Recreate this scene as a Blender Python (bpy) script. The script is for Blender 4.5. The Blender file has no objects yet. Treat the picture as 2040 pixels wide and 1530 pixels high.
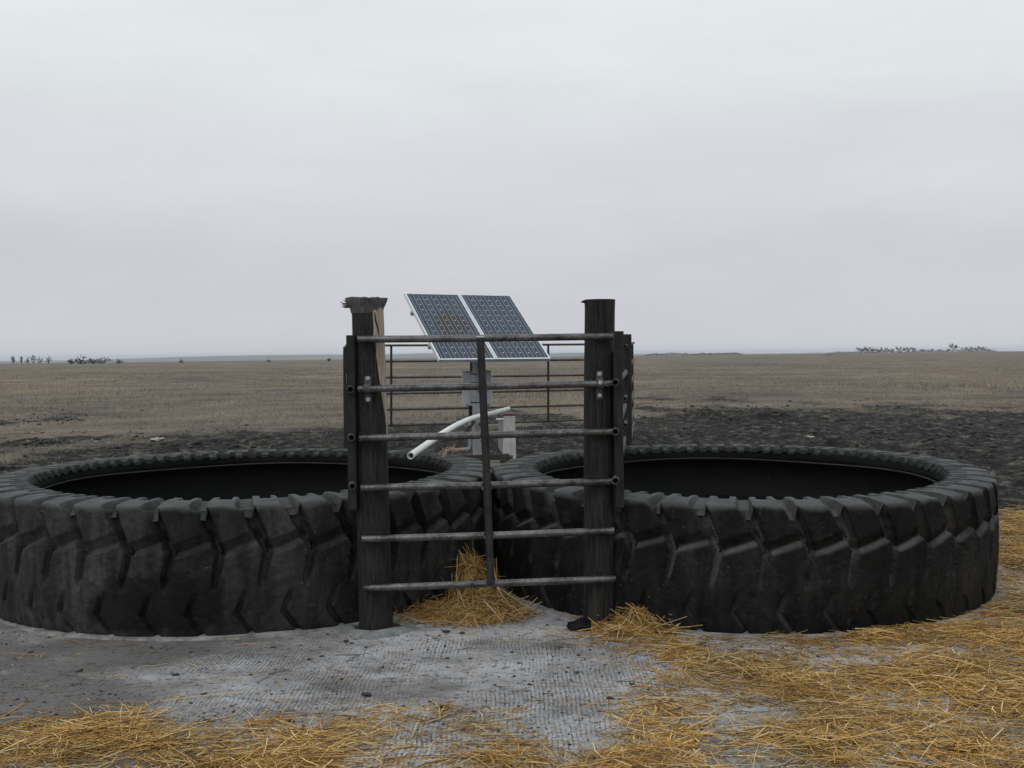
import bpy, math, random
import numpy as np
from mathutils import Vector, Matrix

scene = bpy.context.scene
col = scene.collection
PI = math.pi
R = math.radians

# ------------------------------------------------------------------ camera
FPX = 2100.0                      # focal length in photo pixels (2040 wide)
PITCH = math.atan(57.5 / FPX)
ROLL = R(0.48)
EYE = np.array([0.0, 0.0, 1.6])
fw = np.array([0, math.cos(PITCH), -math.sin(PITCH)])
r0 = np.array([1.0, 0, 0])
u0 = np.array([0, math.sin(PITCH), math.cos(PITCH)])
rt = r0 * math.cos(ROLL) - u0 * math.sin(ROLL)
up = u0 * math.cos(ROLL) + r0 * math.sin(ROLL)
cam = bpy.data.cameras.new("camera")
cam.sensor_width = 36.0
cam.lens = 36.0 * FPX / 2040.0
cam.clip_start = 0.1
cam.clip_end = 30000
camo = bpy.data.objects.new("camera", cam)
col.objects.link(camo)
m = Matrix(((rt[0], up[0], -fw[0], 0), (rt[1], up[1], -fw[1], 0), (rt[2], up[2], -fw[2], 0), (0, 0, 0, 1)))
camo.matrix_world = Matrix.Translation(Vector(EYE)) @ m
scene.camera = camo

# ------------------------------------------------------------------ sky
SUN_EL, SUN_AZ = 48.0, 215.0       # azimuth clockwise from +Y: behind the viewer, to the left
world = bpy.data.worlds.new("World")
scene.world = world
world.use_nodes = True
nt = world.node_tree
nt.nodes.clear()
N = nt.nodes.new
L = nt.links.new
wo = N("ShaderNodeOutputWorld")
bg = N("ShaderNodeBackground")
bg.inputs["Strength"].default_value = 0.1
sky = N("ShaderNodeTexSky")
sky.sky_type = 'NISHITA'
sky.sun_disc = False
sky.sun_elevation = R(SUN_EL)
sky.sun_rotation = R(SUN_AZ)
sky.dust_density = 4.0
tc = N("ShaderNodeTexCoord")
sp = N("ShaderNodeSeparateXYZ")
L(tc.outputs["Generated"], sp.inputs[0])
cr = N("ShaderNodeValToRGB")
els = cr.color_ramp.elements
stops = [(0.0, (6.3, 6.35, 6.75)), (0.03, (6.35, 6.4, 6.85)), (0.09, (6.25, 6.4, 6.8)), (0.16, (6.9, 7.1, 7.4)),
         (0.27, (7.9, 8.25, 8.4)), (0.38, (8.3, 9.0, 9.1)), (1.0, (9.0, 9.7, 10.0))]
cr.color_ramp.interpolation = 'EASE'
while len(els) < len(stops):
    els.new(0.5)
for e, (p, c) in zip(els, stops):
    e.position = p
    e.color = (c[0] / 10, c[1] / 10, c[2] / 10, 1)
L(sp.outputs["Z"], cr.inputs["Fac"])
# cloud streaks: noise stretched along the horizon
mp = N("ShaderNodeMapping")
mp.inputs["Scale"].default_value = (2.4, 2.4, 9.0)
L(tc.outputs["Generated"], mp.inputs[0])
nz = N("ShaderNodeTexNoise")
nz.inputs["Scale"].default_value = 1.5
nz.inputs["Detail"].default_value = 7
nz.inputs["Roughness"].default_value = 0.55
nz.inputs["Distortion"].default_value = 0.35
L(mp.outputs[0], nz.inputs["Vector"])
mr = N("ShaderNodeMapRange")
mr.inputs["From Min"].default_value = 0.3
mr.inputs["From Max"].default_value = 0.7
mr.inputs["To Min"].default_value = 9.55
mr.inputs["To Max"].default_value = 10.5
L(nz.outputs["Fac"], mr.inputs["Value"])
ml = N("ShaderNodeVectorMath")
ml.operation = 'SCALE'
L(cr.outputs["Color"], ml.inputs[0])
L(mr.outputs[0], ml.inputs["Scale"])
mx = N("ShaderNodeMix")
mx.data_type = 'RGBA'
mx.inputs["Factor"].default_value = 0.95
L(sky.outputs[0], mx.inputs["A"])
L(ml.outputs[0], mx.inputs["B"])
L(mx.outputs["Result"], bg.inputs["Color"])
L(bg.outputs[0], wo.inputs["Surface"])

sun = bpy.data.lights.new("sun", 'SUN')
sun.energy = 0.5
sun.angle = R(25)
sun.color = (1, 0.97, 0.93)
suno = bpy.data.objects.new("sun", sun)
col.objects.link(suno)
sd = Vector((math.sin(R(SUN_AZ)) * math.cos(R(SUN_EL)), math.cos(R(SUN_AZ)) * math.cos(R(SUN_EL)), math.sin(R(SUN_EL))))
suno.rotation_euler = sd.to_track_quat('Z', 'Y').to_euler()
suno.location = (-4, -4, 12)

scene.view_settings.view_transform = 'Standard'
scene.view_settings.look = 'None'
scene.view_settings.gamma = 1
scene.view_settings.exposure = 0.0
scene.cycles.max_bounces = 6
scene.cycles.volume_bounces = 0

# ------------------------------------------------------------------ helpers
rng = np.random.default_rng(7)
random.seed(7)


def at(px, py, Y):
    d = fw + rt * (px - 1020) / FPX + up * (765 - py) / FPX
    return EYE + d * (Y / d[1])


def proj(P):
    d = np.asarray(P) - EYE
    z = d @ fw
    return 1020 + FPX * (d @ rt) / z, 765 - FPX * (d @ up) / z


_perm = np.random.default_rng(3).integers(0, 1 << 30, 4096)


def _h(ix, iy, s):
    return (_perm[(ix * 73 + _perm[(iy * 31 + s * 17) & 4095]) & 4095] & 65535) / 65535.0


def vnoise(x, y, s=0):
    x = np.asarray(x, float)
    y = np.asarray(y, float)
    ix = np.floor(x).astype(int)
    iy = np.floor(y).astype(int)
    fx = x - ix
    fy = y - iy
    fx = fx * fx * (3 - 2 * fx)
    fy = fy * fy * (3 - 2 * fy)
    a = _h(ix, iy, s) * (1 - fx) + _h(ix + 1, iy, s) * fx
    b = _h(ix, iy + 1, s) * (1 - fx) + _h(ix + 1, iy + 1, s) * fx
    return a * (1 - fy) + b * fy - 0.5


def fbm(x, y, s=0, o=4, g=0.5):
    v = 0
    a = 1.0
    for k in range(o):
        v = v + a * vnoise(np.asarray(x) * 2 ** k, np.asarray(y) * 2 ** k, s + k)
        a *= g
    return v


def sstep(a, b, x):
    t = np.clip((np.asarray(x, float) - a) / (b - a), 0, 1)
    return t * t * (3 - 2 * t)


def tag(o, label=None, cat=None, group=None, kind=None):
    for k, v in (("label", label), ("category", cat), ("group", group), ("kind", kind)):
        if v:
            o[k] = v
    return o


def empty(name, loc, label, cat, group=None):
    o = bpy.data.objects.new(name, None)
    o.empty_display_size = 0.1
    o.location = Vector([float(v) for v in loc])
    col.objects.link(o)
    return tag(o, label, cat, group)


def link(name, verts, faces, mat, parent=None, smooth=False):
    me = bpy.data.meshes.new(name)
    if isinstance(verts, np.ndarray) and isinstance(faces, np.ndarray):
        n, k = faces.shape
        me.vertices.add(len(verts))
        me.vertices.foreach_set("co", np.ascontiguousarray(verts, dtype=np.float32).ravel())
        me.loops.add(n * k)
        me.loops.foreach_set("vertex_index", np.ascontiguousarray(faces, dtype=np.int32).ravel())
        me.polygons.add(n)
        me.polygons.foreach_set("loop_start", np.arange(0, n * k, k, dtype=np.int32))
        me.update(calc_edges=True)
        me.validate()
    else:
        me.from_pydata([tuple(map(float, v)) for v in verts], [], faces)
        me.update()
    if smooth:
        me.polygons.foreach_set("use_smooth", np.ones(len(me.polygons), dtype=bool))
    me.materials.append(mat)
    o = bpy.data.objects.new(name, me)
    col.objects.link(o)
    if parent:
        o.parent = parent
        o.matrix_parent_inverse = Matrix.Translation(-parent.location)
    return o


class MB:
    """collects shapes for one mesh"""

    def __init__(s):
        s.v = []
        s.f = []

    def add(s, v, f):
        b = len(s.v)
        s.v += [np.array(p, float) for p in v]
        s.f += [tuple(i + b for i in q) for q in f]

    def tube(s, pts, r, seg=14, inner=None, caps=True):
        pts = [np.array(p, float) for p in pts]
        n = len(pts)
        rs = r if hasattr(r, "__len__") else [r] * n
        T = []
        for i in range(n):
            t = pts[min(i + 1, n - 1)] - pts[max(i - 1, 0)]
            T.append(t / np.linalg.norm(t))
        a = np.array([0, 0, 1.0]) if abs(T[0][2]) < 0.9 else np.array([0, 1.0, 0])
        rings = []
        for rad in ([1] if inner is None else [1, 0]):
            vs = []
            aa = a
            for i in range(n):
                x = aa - T[i] * (aa @ T[i])
                x /= np.linalg.norm(x)
                aa = x
                y = np.cross(T[i], x)
                rr = rs[i] if rad else inner
                for k in range(seg):
                    t = 2 * PI * k / seg
                    vs.append(pts[i] + rr * (x * math.cos(t) + y * math.sin(t)))
            rings.append(vs)
        f = []
        for i in range(n - 1):
            for k in range(seg):
                k2 = (k + 1) % seg
                f.append((i * seg + k, i * seg + k2, (i + 1) * seg + k2, (i + 1) * seg + k))
        b0 = len(s.v)
        s.add(rings[0], f)
        if inner is not None:
            s.add(rings[1], [tuple(reversed(q)) for q in f])
            M = n * seg
            for base in (0, (n - 1) * seg):
                for k in range(seg):
                    k2 = (k + 1) % seg
                    s.f.append((b0 + base + k, b0 + base + k2, b0 + M + base + k2, b0 + M + base + k))
        elif caps:
            s.f.append(tuple(b0 + k for k in reversed(range(seg))))
            s.f.append(tuple(b0 + (n - 1) * seg + k for k in range(seg)))
        return s

    def box(s, c, size, ax=None, bev=0.0):
        c = np.array(c, float)
        ax = np.eye(3) if ax is None else ax
        h = np.array(size, float) / 2
        b = min(bev, h.min() * 0.45)
        if b <= 0:
            v = [c + ax.T @ (h * np.array((i, j, k))) for i in (-1, 1) for j in (-1, 1) for k in (-1, 1)]
            s.add(v, [(0, 1, 3, 2), (4, 6, 7, 5), (0, 4, 5, 1), (2, 3, 7, 6), (0, 2, 6, 4), (1, 5, 7, 3)])
            return s
        v = []
        idx = {}
        for i in (-1, 1):
            for j in (-1, 1):
                for k in (-1, 1):
                    for d in range(3):
                        p = np.array((i, j, k)) * (h - b)
                        p[d] = (i, j, k)[d] * h[d]
                        idx[(i, j, k, d)] = len(v)
                        v.append(c + ax.T @ p)
        f = []
        for d in range(3):
            e1, e2 = [q for q in range(3) if q != d]
            for sgn in (-1, 1):
                q = []
                for a_, b_ in ((-1, -1), (1, -1), (1, 1), (-1, 1)):
                    key = [0, 0, 0]
                    key[d] = sgn
                    key[e1] = a_
                    key[e2] = b_
                    q.append(idx[(*key, d)])
                f.append(tuple(q))
            for a_ in (-1, 1):
                for b_ in (-1, 1):
                    k0 = [0, 0, 0]
                    k0[e1] = a_
                    k0[e2] = b_
                    k1 = list(k0)
                    k0[d] = -1
                    k1[d] = 1
                    f.append((idx[(*k0, e1)], idx[(*k1, e1)], idx[(*k1, e2)], idx[(*k0, e2)]))
        for i in (-1, 1):
            for j in (-1, 1):
                for k in (-1, 1):
                    f.append(tuple(idx[(i, j, k, d)] for d in range(3)))
        s.add(v, f)
        return s

    def bar(s, a, b, w, t, upv=(0, 0, 1), bev=0.002):
        a = np.array(a, float)
        b = np.array(b, float)
        d = b - a
        ln = np.linalg.norm(d)
        d = d / ln
        u = np.array(upv, float)
        u = u - d * (u @ d)
        u /= np.linalg.norm(u)
        w_ = np.cross(d, u)
        return s.box((a + b) / 2, (ln, w, t), np.array([d, w_, u]), bev)

    def build(s, name, mat, parent=None, smooth=False):
        o = link(name, s.v, s.f, mat, parent, smooth)
        if smooth:
            fix_normals(o)
            mark_sharp(o, 40)
        else:
            fix_normals(o)
        return o


def fix_normals(o):
    import bmesh
    bm = bmesh.new()
    bm.from_mesh(o.data)
    bmesh.ops.recalc_face_normals(bm, faces=bm.faces)
    bm.to_mesh(o.data)
    bm.free()


def mark_sharp(o, deg):
    o.data.set_sharp_from_angle(angle=R(deg))


# ------------------------------------------------------------------ materials
class NT:
    def __init__(s, name):
        s.m = bpy.data.materials.new(name)
        s.m.use_nodes = True
        s.t = s.m.node_tree
        s.b = s.t.nodes["Principled BSDF"]

    def n(s, kind, **kw):
        x = s.t.nodes.new("ShaderNode" + kind)
        for k, v in kw.items():
            if k in x.inputs:
                x.inputs[k].default_value = v
            else:
                setattr(x, k, v)
        return x

    def l(s, a, b):
        s.t.links.new(a, b)

    def coord(s, scale=(1, 1, 1), out="Object", loc=(0, 0, 0), rot=(0, 0, 0)):
        c = s.n("TexCoord")
        mpp = s.n("Mapping")
        mpp.inputs["Scale"].default_value = scale
        mpp.inputs["Location"].default_value = loc
        mpp.inputs["Rotation"].default_value = rot
        s.l(c.outputs[out], mpp.inputs[0])
        return mpp.outputs[0]

    def noise(s, vec, scale, detail=5, rough=0.55, dist=0.0):
        x = s.n("TexNoise")
        x.inputs["Scale"].default_value = scale
        x.inputs["Detail"].default_value = detail
        x.inputs["Roughness"].default_value = rough
        x.inputs["Distortion"].default_value = dist
        s.l(vec, x.inputs["Vector"])
        return x.outputs["Fac"]

    def ramp(s, fac, stops):
        x = s.n("ValToRGB")
        e = x.color_ramp.elements
        while len(e) < len(stops):
            e.new(0.5)
        for q, (p, c) in zip(e, stops):
            q.position = p
            q.color = (*c, 1) if hasattr(c, "__len__") else (c, c, c, 1)
        s.l(fac, x.inputs[0])
        return x.outputs[0]

    def mix(s, fac, a, b, mode='MIX'):
        x = s.n("Mix", data_type='RGBA', blend_type=mode)
        for val, key in ((fac, "Factor"), (a, "A"), (b, "B")):
            if hasattr(val, "links"):
                s.l(val, x.inputs[key] if key == "Factor" else [i for i in x.inputs if i.name == key and i.type == 'RGBA'][0])
            else:
                tgt = x.inputs[key] if key == "Factor" else [i for i in x.inputs if i.name == key and i.type == 'RGBA'][0]
                tgt.default_value = val if key == "Factor" else (*val, 1)
        return x.outputs["Result"] if False else [o for o in x.outputs if o.type == 'RGBA'][0]

    def math(s, op, a, b=None, c=None, clamp=False):
        x = s.n("Math", operation=op, use_clamp=clamp)
        for i, v in enumerate((a, b, c)):
            if v is None:
                continue
            if hasattr(v, "links"):
                s.l(v, x.inputs[i])
            else:
                x.inputs[i].default_value = v
        return x.outputs[0]

    def bump(s, h, strength=0.4, dist=0.01):
        x = s.n("Bump")
        x.inputs["Strength"].default_value = strength
        x.inputs["Distance"].default_value = dist
        s.l(h, x.inputs["Height"])
        s.l(x.outputs[0], s.b.inputs["Normal"])

    def set(s, color=None, rough=None, metal=None, spec=None):
        for v, k in ((color, "Base Color"), (rough, "Roughness"), (metal, "Metallic"), (spec, "Specular IOR Level")):
            if v is None:
                continue
            if hasattr(v, "links"):
                s.l(v, s.b.inputs[k])
            else:
                s.b.inputs[k].default_value = (*v, 1) if k == "Base Color" else v
        return s.m


def m_rubber(name, base, dust, seed, soot=False):
    t = NT(name)
    v = t.coord(loc=(seed, seed * 2, 0))
    big = t.noise(v, 1.4, 4, 0.6)
    fine = t.noise(v, 22, 6, 0.7)
    streak = t.noise(t.coord(scale=(5, 5, 0.8), loc=(seed, 0, 0)), 2.2, 5, 0.6)
    a = t.ramp(t.math('ADD', t.math('MULTIPLY', big, 0.6), t.math('MULTIPLY', fine, 0.4)),
               [(0.38, tuple(0.55 * c for c in base)), (0.5, base), (0.64, dust)])
    b = t.ramp(streak, [(0.42, (0.6, 0.6, 0.6)), (0.6, (1.15, 1.13, 1.1))])
    c = t.mix(1.0, a, b, 'MULTIPLY')
    scuff = t.ramp(t.noise(t.coord(scale=(1, 1, 2.2), loc=(seed, 5, 1)), 7, 8, 0.8, 0.6), [(0.62, 0.0), (0.70, 1.0)])
    c = t.mix(t.math('MULTIPLY', scuff, 0.5), c, (0.10, 0.098, 0.095))
    speck = t.ramp(t.noise(v, 60, 3, 0.5), [(0.70, 0.0), (0.74, 1.0)])
    c = t.mix(t.math('MULTIPLY', speck, 0.45), c, (0.2, 0.19, 0.18))
    # dust caught in the tread grooves; ledge faces also painted paler, as sky-lit
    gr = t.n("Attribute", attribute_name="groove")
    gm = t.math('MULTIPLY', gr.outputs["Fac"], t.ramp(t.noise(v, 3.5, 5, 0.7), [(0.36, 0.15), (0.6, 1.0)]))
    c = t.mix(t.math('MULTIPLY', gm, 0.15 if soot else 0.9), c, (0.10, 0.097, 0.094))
    # paler upper rim: dust, and the sky-lit tops painted into the colour
    tp = t.n("Attribute", attribute_name="toplit_dust")
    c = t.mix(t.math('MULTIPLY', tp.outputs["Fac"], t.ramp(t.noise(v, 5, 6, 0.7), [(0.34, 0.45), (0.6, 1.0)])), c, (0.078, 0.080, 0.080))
    if soot:
        # oily black stain low on the wall
        o = t.n("TexCoord").outputs["Object"]
        dv = t.n("VectorMath", operation='MULTIPLY')
        sb = t.n("VectorMath", operation='SUBTRACT')
        sb.inputs[1].default_value = (-2.05, 5.95, 0.20)
        t.l(o, sb.inputs[0])
        t.l(sb.outputs[0], dv.inputs[0])
        dv.inputs[1].default_value = (1.5, 1.0, 3.6)
        le = t.n("VectorMath", operation='LENGTH')
        t.l(dv.outputs[0], le.inputs[0])
        q = t.math('ADD', le.outputs["Value"], t.math('MULTIPLY', t.math('SUBTRACT', t.noise(o, 4.5, 5, 0.65), 0.5), 1.3))
        c = t.mix(t.ramp(q, [(0.55, 0.8), (0.72, 0.0)]), c, (0.007, 0.007, 0.007))
    t.bump(t.math('ADD', fine, t.math('MULTIPLY', t.noise(v, 130, 4, 0.6), 0.35)), 0.35, 0.006)
    return t.set(c, t.ramp(fine, [(0.3, 0.5), (0.7, 0.75)]), 0, 0.12)


def m_simple(name, c1, c2, scale, rough=(0.5, 0.8), metal=0.0, bump=0.2, stretch=(1, 1, 1), bdist=0.004, spec=0.5):
    t = NT(name)
    v = t.coord(scale=stretch)
    n1 = t.noise(v, scale, 6, 0.6)
    n2 = t.noise(v, scale * 6, 4, 0.6)
    f = t.math('ADD', t.math('MULTIPLY', n1, 0.6), t.math('MULTIPLY', n2, 0.4))
    t.bump(f, bump, bdist)
    return t.set(t.ramp(f, [(0.36, c1), (0.64, c2)]), t.ramp(n1, [(0.3, rough[0]), (0.7, rough[1])]), metal, spec)


M = {}
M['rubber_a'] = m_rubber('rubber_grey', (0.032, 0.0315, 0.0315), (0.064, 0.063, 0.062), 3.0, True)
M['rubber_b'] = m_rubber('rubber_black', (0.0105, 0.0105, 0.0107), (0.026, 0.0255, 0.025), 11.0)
M['liner'] = m_simple('rubber_liner', (0.008, 0.008, 0.008), (0.016, 0.016, 0.016), 6, (0.6, 0.85), 0, 0.2, spec=0.25)
M['edge'] = m_simple('rubber_cut_edge', (0.018, 0.018, 0.018), (0.045, 0.044, 0.043), 9, (0.6, 0.8), 0, 0.2)
M['steel'] = m_simple('weathered_steel', (0.035, 0.033, 0.033), (0.21, 0.205, 0.205), 9, (0.28, 0.5), 0.8, 0.2)
M['old_steel'] = m_simple('old_pipe', (0.03, 0.028, 0.027), (0.12, 0.115, 0.11), 12, (0.6, 0.8), 0.0, 0.2, spec=0.12)
M['dark_steel'] = m_simple('dark_steel', (0.016, 0.015, 0.015), (0.05, 0.047, 0.045), 12, (0.5, 0.7), 0.2, 0.2, spec=0.2)
M['rust'] = m_simple('rusty_steel', (0.025, 0.020, 0.018), (0.065, 0.05, 0.042), 14, (0.6, 0.85), 0.2, 0.3)
M['zinc'] = m_simple('zinc_bolt', (0.34, 0.35, 0.36), (0.48, 0.49, 0.5), 30, (0.4, 0.6), 0.3, 0.1)
M['creosote'] = m_simple('creosoted_wood', (0.006, 0.0058, 0.0057), (0.048, 0.0455, 0.0445), 14, (0.6, 0.85), 0, 0.7, (6, 6, 0.5), 0.012, 0.12)
M['creosote_b'] = m_simple('dark_creosoted_wood', (0.006, 0.0057, 0.0057), (0.048, 0.045, 0.043), 11, (0.6, 0.85), 0, 0.7, (6, 6, 0.4), 0.012, 0.12)
M['weathered'] = m_simple('weathered_wood_top', (0.026, 0.0245, 0.024), (0.15, 0.141, 0.136), 16, (0.7, 0.9), 0, 0.8, (5, 5, 0.8), 0.01)
M['bare'] = m_simple('bare_wood', (0.20, 0.145, 0.105), (0.56, 0.45, 0.35), 12, (0.6, 0.8), 0, 0.8, (9, 9, 0.45), 0.01)
M['plank'] = m_simple('grey_plank', (0.012, 0.0115, 0.0115), (0.04, 0.038, 0.036), 14, (0.6, 0.8), 0, 0.5, (5, 5, 0.5), 0.004, 0.12)
M['alu'] = m_simple('aluminium_frame', (0.62, 0.64, 0.67), (0.74, 0.76, 0.79), 9, (0.35, 0.5), 0.5, 0.05)
M['galv'] = m_simple('galvanised_pipe', (0.30, 0.315, 0.325), (0.42, 0.435, 0.445), 14, (0.45, 0.6), 0.2, 0.1)
M['box'] = m_simple('grey_enclosure', (0.50, 0.51, 0.52), (0.58, 0.595, 0.61), 7, (0.45, 0.6), 0, 0.05)
M['pvc'] = m_simple('white_pvc', (0.62, 0.61, 0.60), (0.80, 0.79, 0.78), 5, (0.35, 0.5), 0, 0.05)
M['whitewood'] = m_simple('whitewashed_wood', (0.55, 0.52, 0.50), (0.88, 0.84, 0.82), 9, (0.7, 0.85), 0, 0.3, (4, 4, 0.8))
M['red'] = m_simple('faded_red_paint', (0.16, 0.05, 0.06), (0.26, 0.09, 0.10), 20, (0.6, 0.8), 0, 0.1)
M['footing'] = m_simple('footing_concrete', (0.15, 0.135, 0.115), (0.25, 0.23, 0.20), 8, (0.8, 0.95), 0, 0.4)
M['rope'] = m_simple('frayed_rope', (0.13, 0.09, 0.06), (0.34, 0.26, 0.19), 40, (0.8, 0.95), 0, 0.3)
M['stone'] = m_simple('pale_stone', (0.28, 0.25, 0.21), (0.5, 0.46, 0.42), 9, (0.8, 0.95), 0, 0.4)
M['dung'] = m_simple('dung', (0.018, 0.016, 0.014), (0.05, 0.045, 0.04), 40, (0.8, 0.95), 0, 0.6)
M['bark'] = m_simple('grey_bark', (0.06, 0.055, 0.05), (0.12, 0.11, 0.10), 2, (0.8, 0.95), 0, 0.1)
M['twigs'] = m_simple('bare_twigs', (0.032, 0.030, 0.029), (0.07, 0.065, 0.06), 1, (0.8, 0.95), 0, 0.1)
M['evergreen'] = m_simple('dark_shrub', (0.055, 0.058, 0.05), (0.11, 0.11, 0.09), 1, (0.8, 0.95), 0, 0.1)
M['hill'] = m_simple('hill_grass', (0.10, 0.10, 0.085), (0.18, 0.165, 0.125), 0.003, (0.9, 1), 0, 0.0)


def m_straw():
    t = NT('straw')
    g = t.n("NewGeometry")
    c = t.ramp(g.outputs["Random Per Island"],
               [(0.0, (0.13, 0.075, 0.022)), (0.25, (0.38, 0.225, 0.055)), (0.55, (0.66, 0.385, 0.095)),
                (0.82, (0.86, 0.60, 0.25)), (1.0, (0.94, 0.80, 0.52))])
    v = t.coord()
    n = t.noise(v, 1.3, 3, 0.5)
    c = t.mix(1.0, c, t.ramp(n, [(0.35, (0.72, 0.70, 0.72)), (0.65, (1.1, 1.05, 0.95))]), 'MULTIPLY')
    return t.set(c, 0.55, 0, 0.4)


M['straw'] = m_straw()


def m_grass():
    t = NT('dry_grass')
    g = t.n("NewGeometry")
    c = t.ramp(g.outputs["Random Per Island"],
               [(0.0, (0.15, 0.128, 0.105)), (0.4, (0.215, 0.182, 0.146)), (0.8, (0.275, 0.228, 0.175)), (1.0, (0.36, 0.275, 0.185))])
    return t.set(c, 0.8, 0, 0.2)


M['grass'] = m_grass()


def m_ground():
    t = NT('pasture_soil')
    at_ = t.n("Attribute", attribute_name="mud")
    v = t.coord()
    big = t.noise(v, 0.045, 5, 0.6)
    mid = t.noise(t.coord(scale=(1, 0.55, 1)), 0.5, 6, 0.65)
    fine = t.noise(v, 6, 6, 0.7)
    g1 = t.ramp(t.math('ADD', t.math('MULTIPLY', mid, 0.55), t.math('MULTIPLY', fine, 0.45)),
                [(0.36, (0.092, 0.080, 0.067)), (0.5, (0.150, 0.128, 0.106)), (0.64, (0.215, 0.18, 0.143))])
    g2 = t.mix(1.0, g1, t.ramp(big, [(0.36, (0.74, 0.79, 0.80)), (0.5, (1.08, 1.05, 1.02)), (0.64, (1.36, 1.24, 1.10))]), 'MULTIPLY')
    pt_ = t.noise(t.coord(scale=(0.7, 1.6, 1)), 0.22, 7, 0.7)
    g2 = t.mix(1.0, g2, t.ramp(pt_, [(0.36, (0.62, 0.64, 0.66)), (0.5, (1.0, 1.0, 1.0)), (0.66, (1.25, 1.2, 1.12))]), 'MULTIPLY')
    mudn = t.noise(v, 3.6, 9, 0.75)
    mud = t.ramp(mudn, [(0.38, (0.008, 0.0076, 0.0072)), (0.51, (0.021, 0.0195, 0.0175)), (0.58, (0.075, 0.069, 0.060)), (0.68, (0.18, 0.155, 0.128))])
    fac = t.math('ADD', at_.outputs["Fac"], t.math('MULTIPLY', t.math('SUBTRACT', t.noise(v, 0.8, 8, 0.75), 0.5), 2.6))
    fac = t.ramp(fac, [(0.30, 0.0), (0.72, 1.0)])
    c = t.mix(fac, g2, mud)
    t.bump(t.math('ADD', fine, t.math('MULTIPLY', mudn, 1.5)), 0.8, 0.05)
    return t.set(c, 0.92, 0, 0.15)


M['ground'] = m_ground()


def m_slab():
    t = NT('tined_concrete')
    c0 = t.n("TexCoord")
    sx = t.n("SeparateXYZ")
    t.l(c0.outputs["Object"], sx.inputs[0])
    wob = t.noise(c0.outputs["Object"], 3.0, 3, 0.5)
    cb = t.n("CombineXYZ")
    t.l(t.math('ADD', sx.outputs["Y"], t.math('MULTIPLY', wob, 0.09)), cb.inputs[0])
    t.l(t.math('ADD', sx.outputs["X"], t.math('MULTIPLY', wob, 0.06)), cb.inputs[1])
    br = t.n("TexBrick")
    br.offset = 0.37
    br.inputs["Scale"].default_value = 1.0
    br.inputs["Brick Width"].default_value = 0.085
    br.inputs["Row Height"].default_value = 0.021
    br.inputs["Mortar Size"].default_value = 0.0038
    br.inputs["Mortar Smooth"].default_value = 0.6
    br.inputs["Bias"].default_value = 0.0
    br.inputs["Color1"].default_value = (0.9, 0.9, 0.9, 1)
    br.inputs["Color2"].default_value = (1.08, 1.08, 1.08, 1)
    br.inputs["Mortar"].default_value = (1, 1, 1, 1)
    t.l(cb.outputs[0], br.inputs["Vector"])
    o = c0.outputs["Object"]
    patch = t.ramp(t.noise(o, 1.6, 5, 0.65), [(0.40, 0.05), (0.58, 1.0)])
    # the texture is only stamped where the pad is open; smooth around the tyres (Y beyond about 5.9)
    smooth = t.n("MapRange")
    smooth.inputs["From Min"].default_value = 5.75
    smooth.inputs["From Max"].default_value = 6.05
    smooth.inputs["To Min"].default_value = 1.0
    smooth.inputs["To Max"].default_value = 0.0
    t.l(t.math('ADD', sx.outputs["Y"], t.math('MULTIPLY', t.math('SUBTRACT', wob, 0.5), 0.5)), smooth.inputs["Value"])
    groove = t.math('MULTIPLY', br.outputs["Fac"], t.math('MULTIPLY', patch, smooth.outputs[0]))
    n1 = t.noise(o, 2.3, 6, 0.65)
    n2 = t.noise(o, 40, 4, 0.6)
    base = t.ramp(t.math('ADD', t.math('MULTIPLY', n1, 0.5), t.math('MULTIPLY', t.noise(o, 60, 6, 0.75), 0.5)),
                  [(0.36, (0.20, 0.192, 0.193)), (0.5, (0.39, 0.378, 0.387)), (0.62, (0.55, 0.536, 0.55))])
    base = t.mix(0.8, base, br.outputs["Color"], 'MULTIPLY')
    # dried muck smeared over part of the pad
    n3 = t.noise(t.coord(scale=(1, 1.5, 1)), 0.9, 8, 0.7)
    lft = t.n("MapRange")
    for k_, v_ in (("From Min", -0.6), ("From Max", -2.2), ("To Min", 0.0), ("To Max", 0.22)):
        lft.inputs[k_].default_value = v_
    t.l(sx.outputs["X"], lft.inputs["Value"])
    muck = t.ramp(t.math('ADD', n3, lft.outputs[0]), [(0.48, 0.0), (0.68, 0.85)])
    base = t.mix(muck, base, (0.115, 0.105, 0.098))
    spots = t.ramp(t.noise(o, 24, 6, 0.7), [(0.565, 0.0), (0.62, 0.85)])
    base = t.mix(spots, base, (0.05, 0.046, 0.042))
    dirt = t.math('MULTIPLY', groove, t.ramp(t.noise(t.coord(scale=(1.6, 0.8, 1)), 22, 5, 0.75), [(0.42, 0.0), (0.58, 1.0)]))
    base = t.mix(dirt, base, (0.062, 0.058, 0.055))
    smear = t.ramp(t.noise(t.coord(scale=(1, 1.8, 1)), 5.5, 8, 0.8, 0.8), [(0.565, 0.0), (0.63, 0.85)])
    base = t.mix(smear, base, (0.055, 0.05, 0.046))
    h = t.math('ADD', t.math('MULTIPLY', groove, -0.8), t.math('MULTIPLY', t.noise(o, 55, 6, 0.75), 1.6))
    t.bump(h, 0.75, 0.008)
    return t.set(base, 0.88, 0, 0.25)


M['slab'] = m_slab()
M['mortar'] = m_simple('smeared_mortar', (0.09, 0.086, 0.083), (0.33, 0.322, 0.325), 11, (0.85, 0.95), 0, 0.6, bdist=0.01)
M['rim'] = m_simple('damp_mortar', (0.10, 0.105, 0.10), (0.25, 0.26, 0.265), 9, (0.8, 0.95), 0, 0.6, bdist=0.008)
M['hole'] = m_simple('damp_soil', (0.02, 0.02, 0.018), (0.045, 0.043, 0.04), 12, (0.85, 0.95), 0, 0.5)


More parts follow.
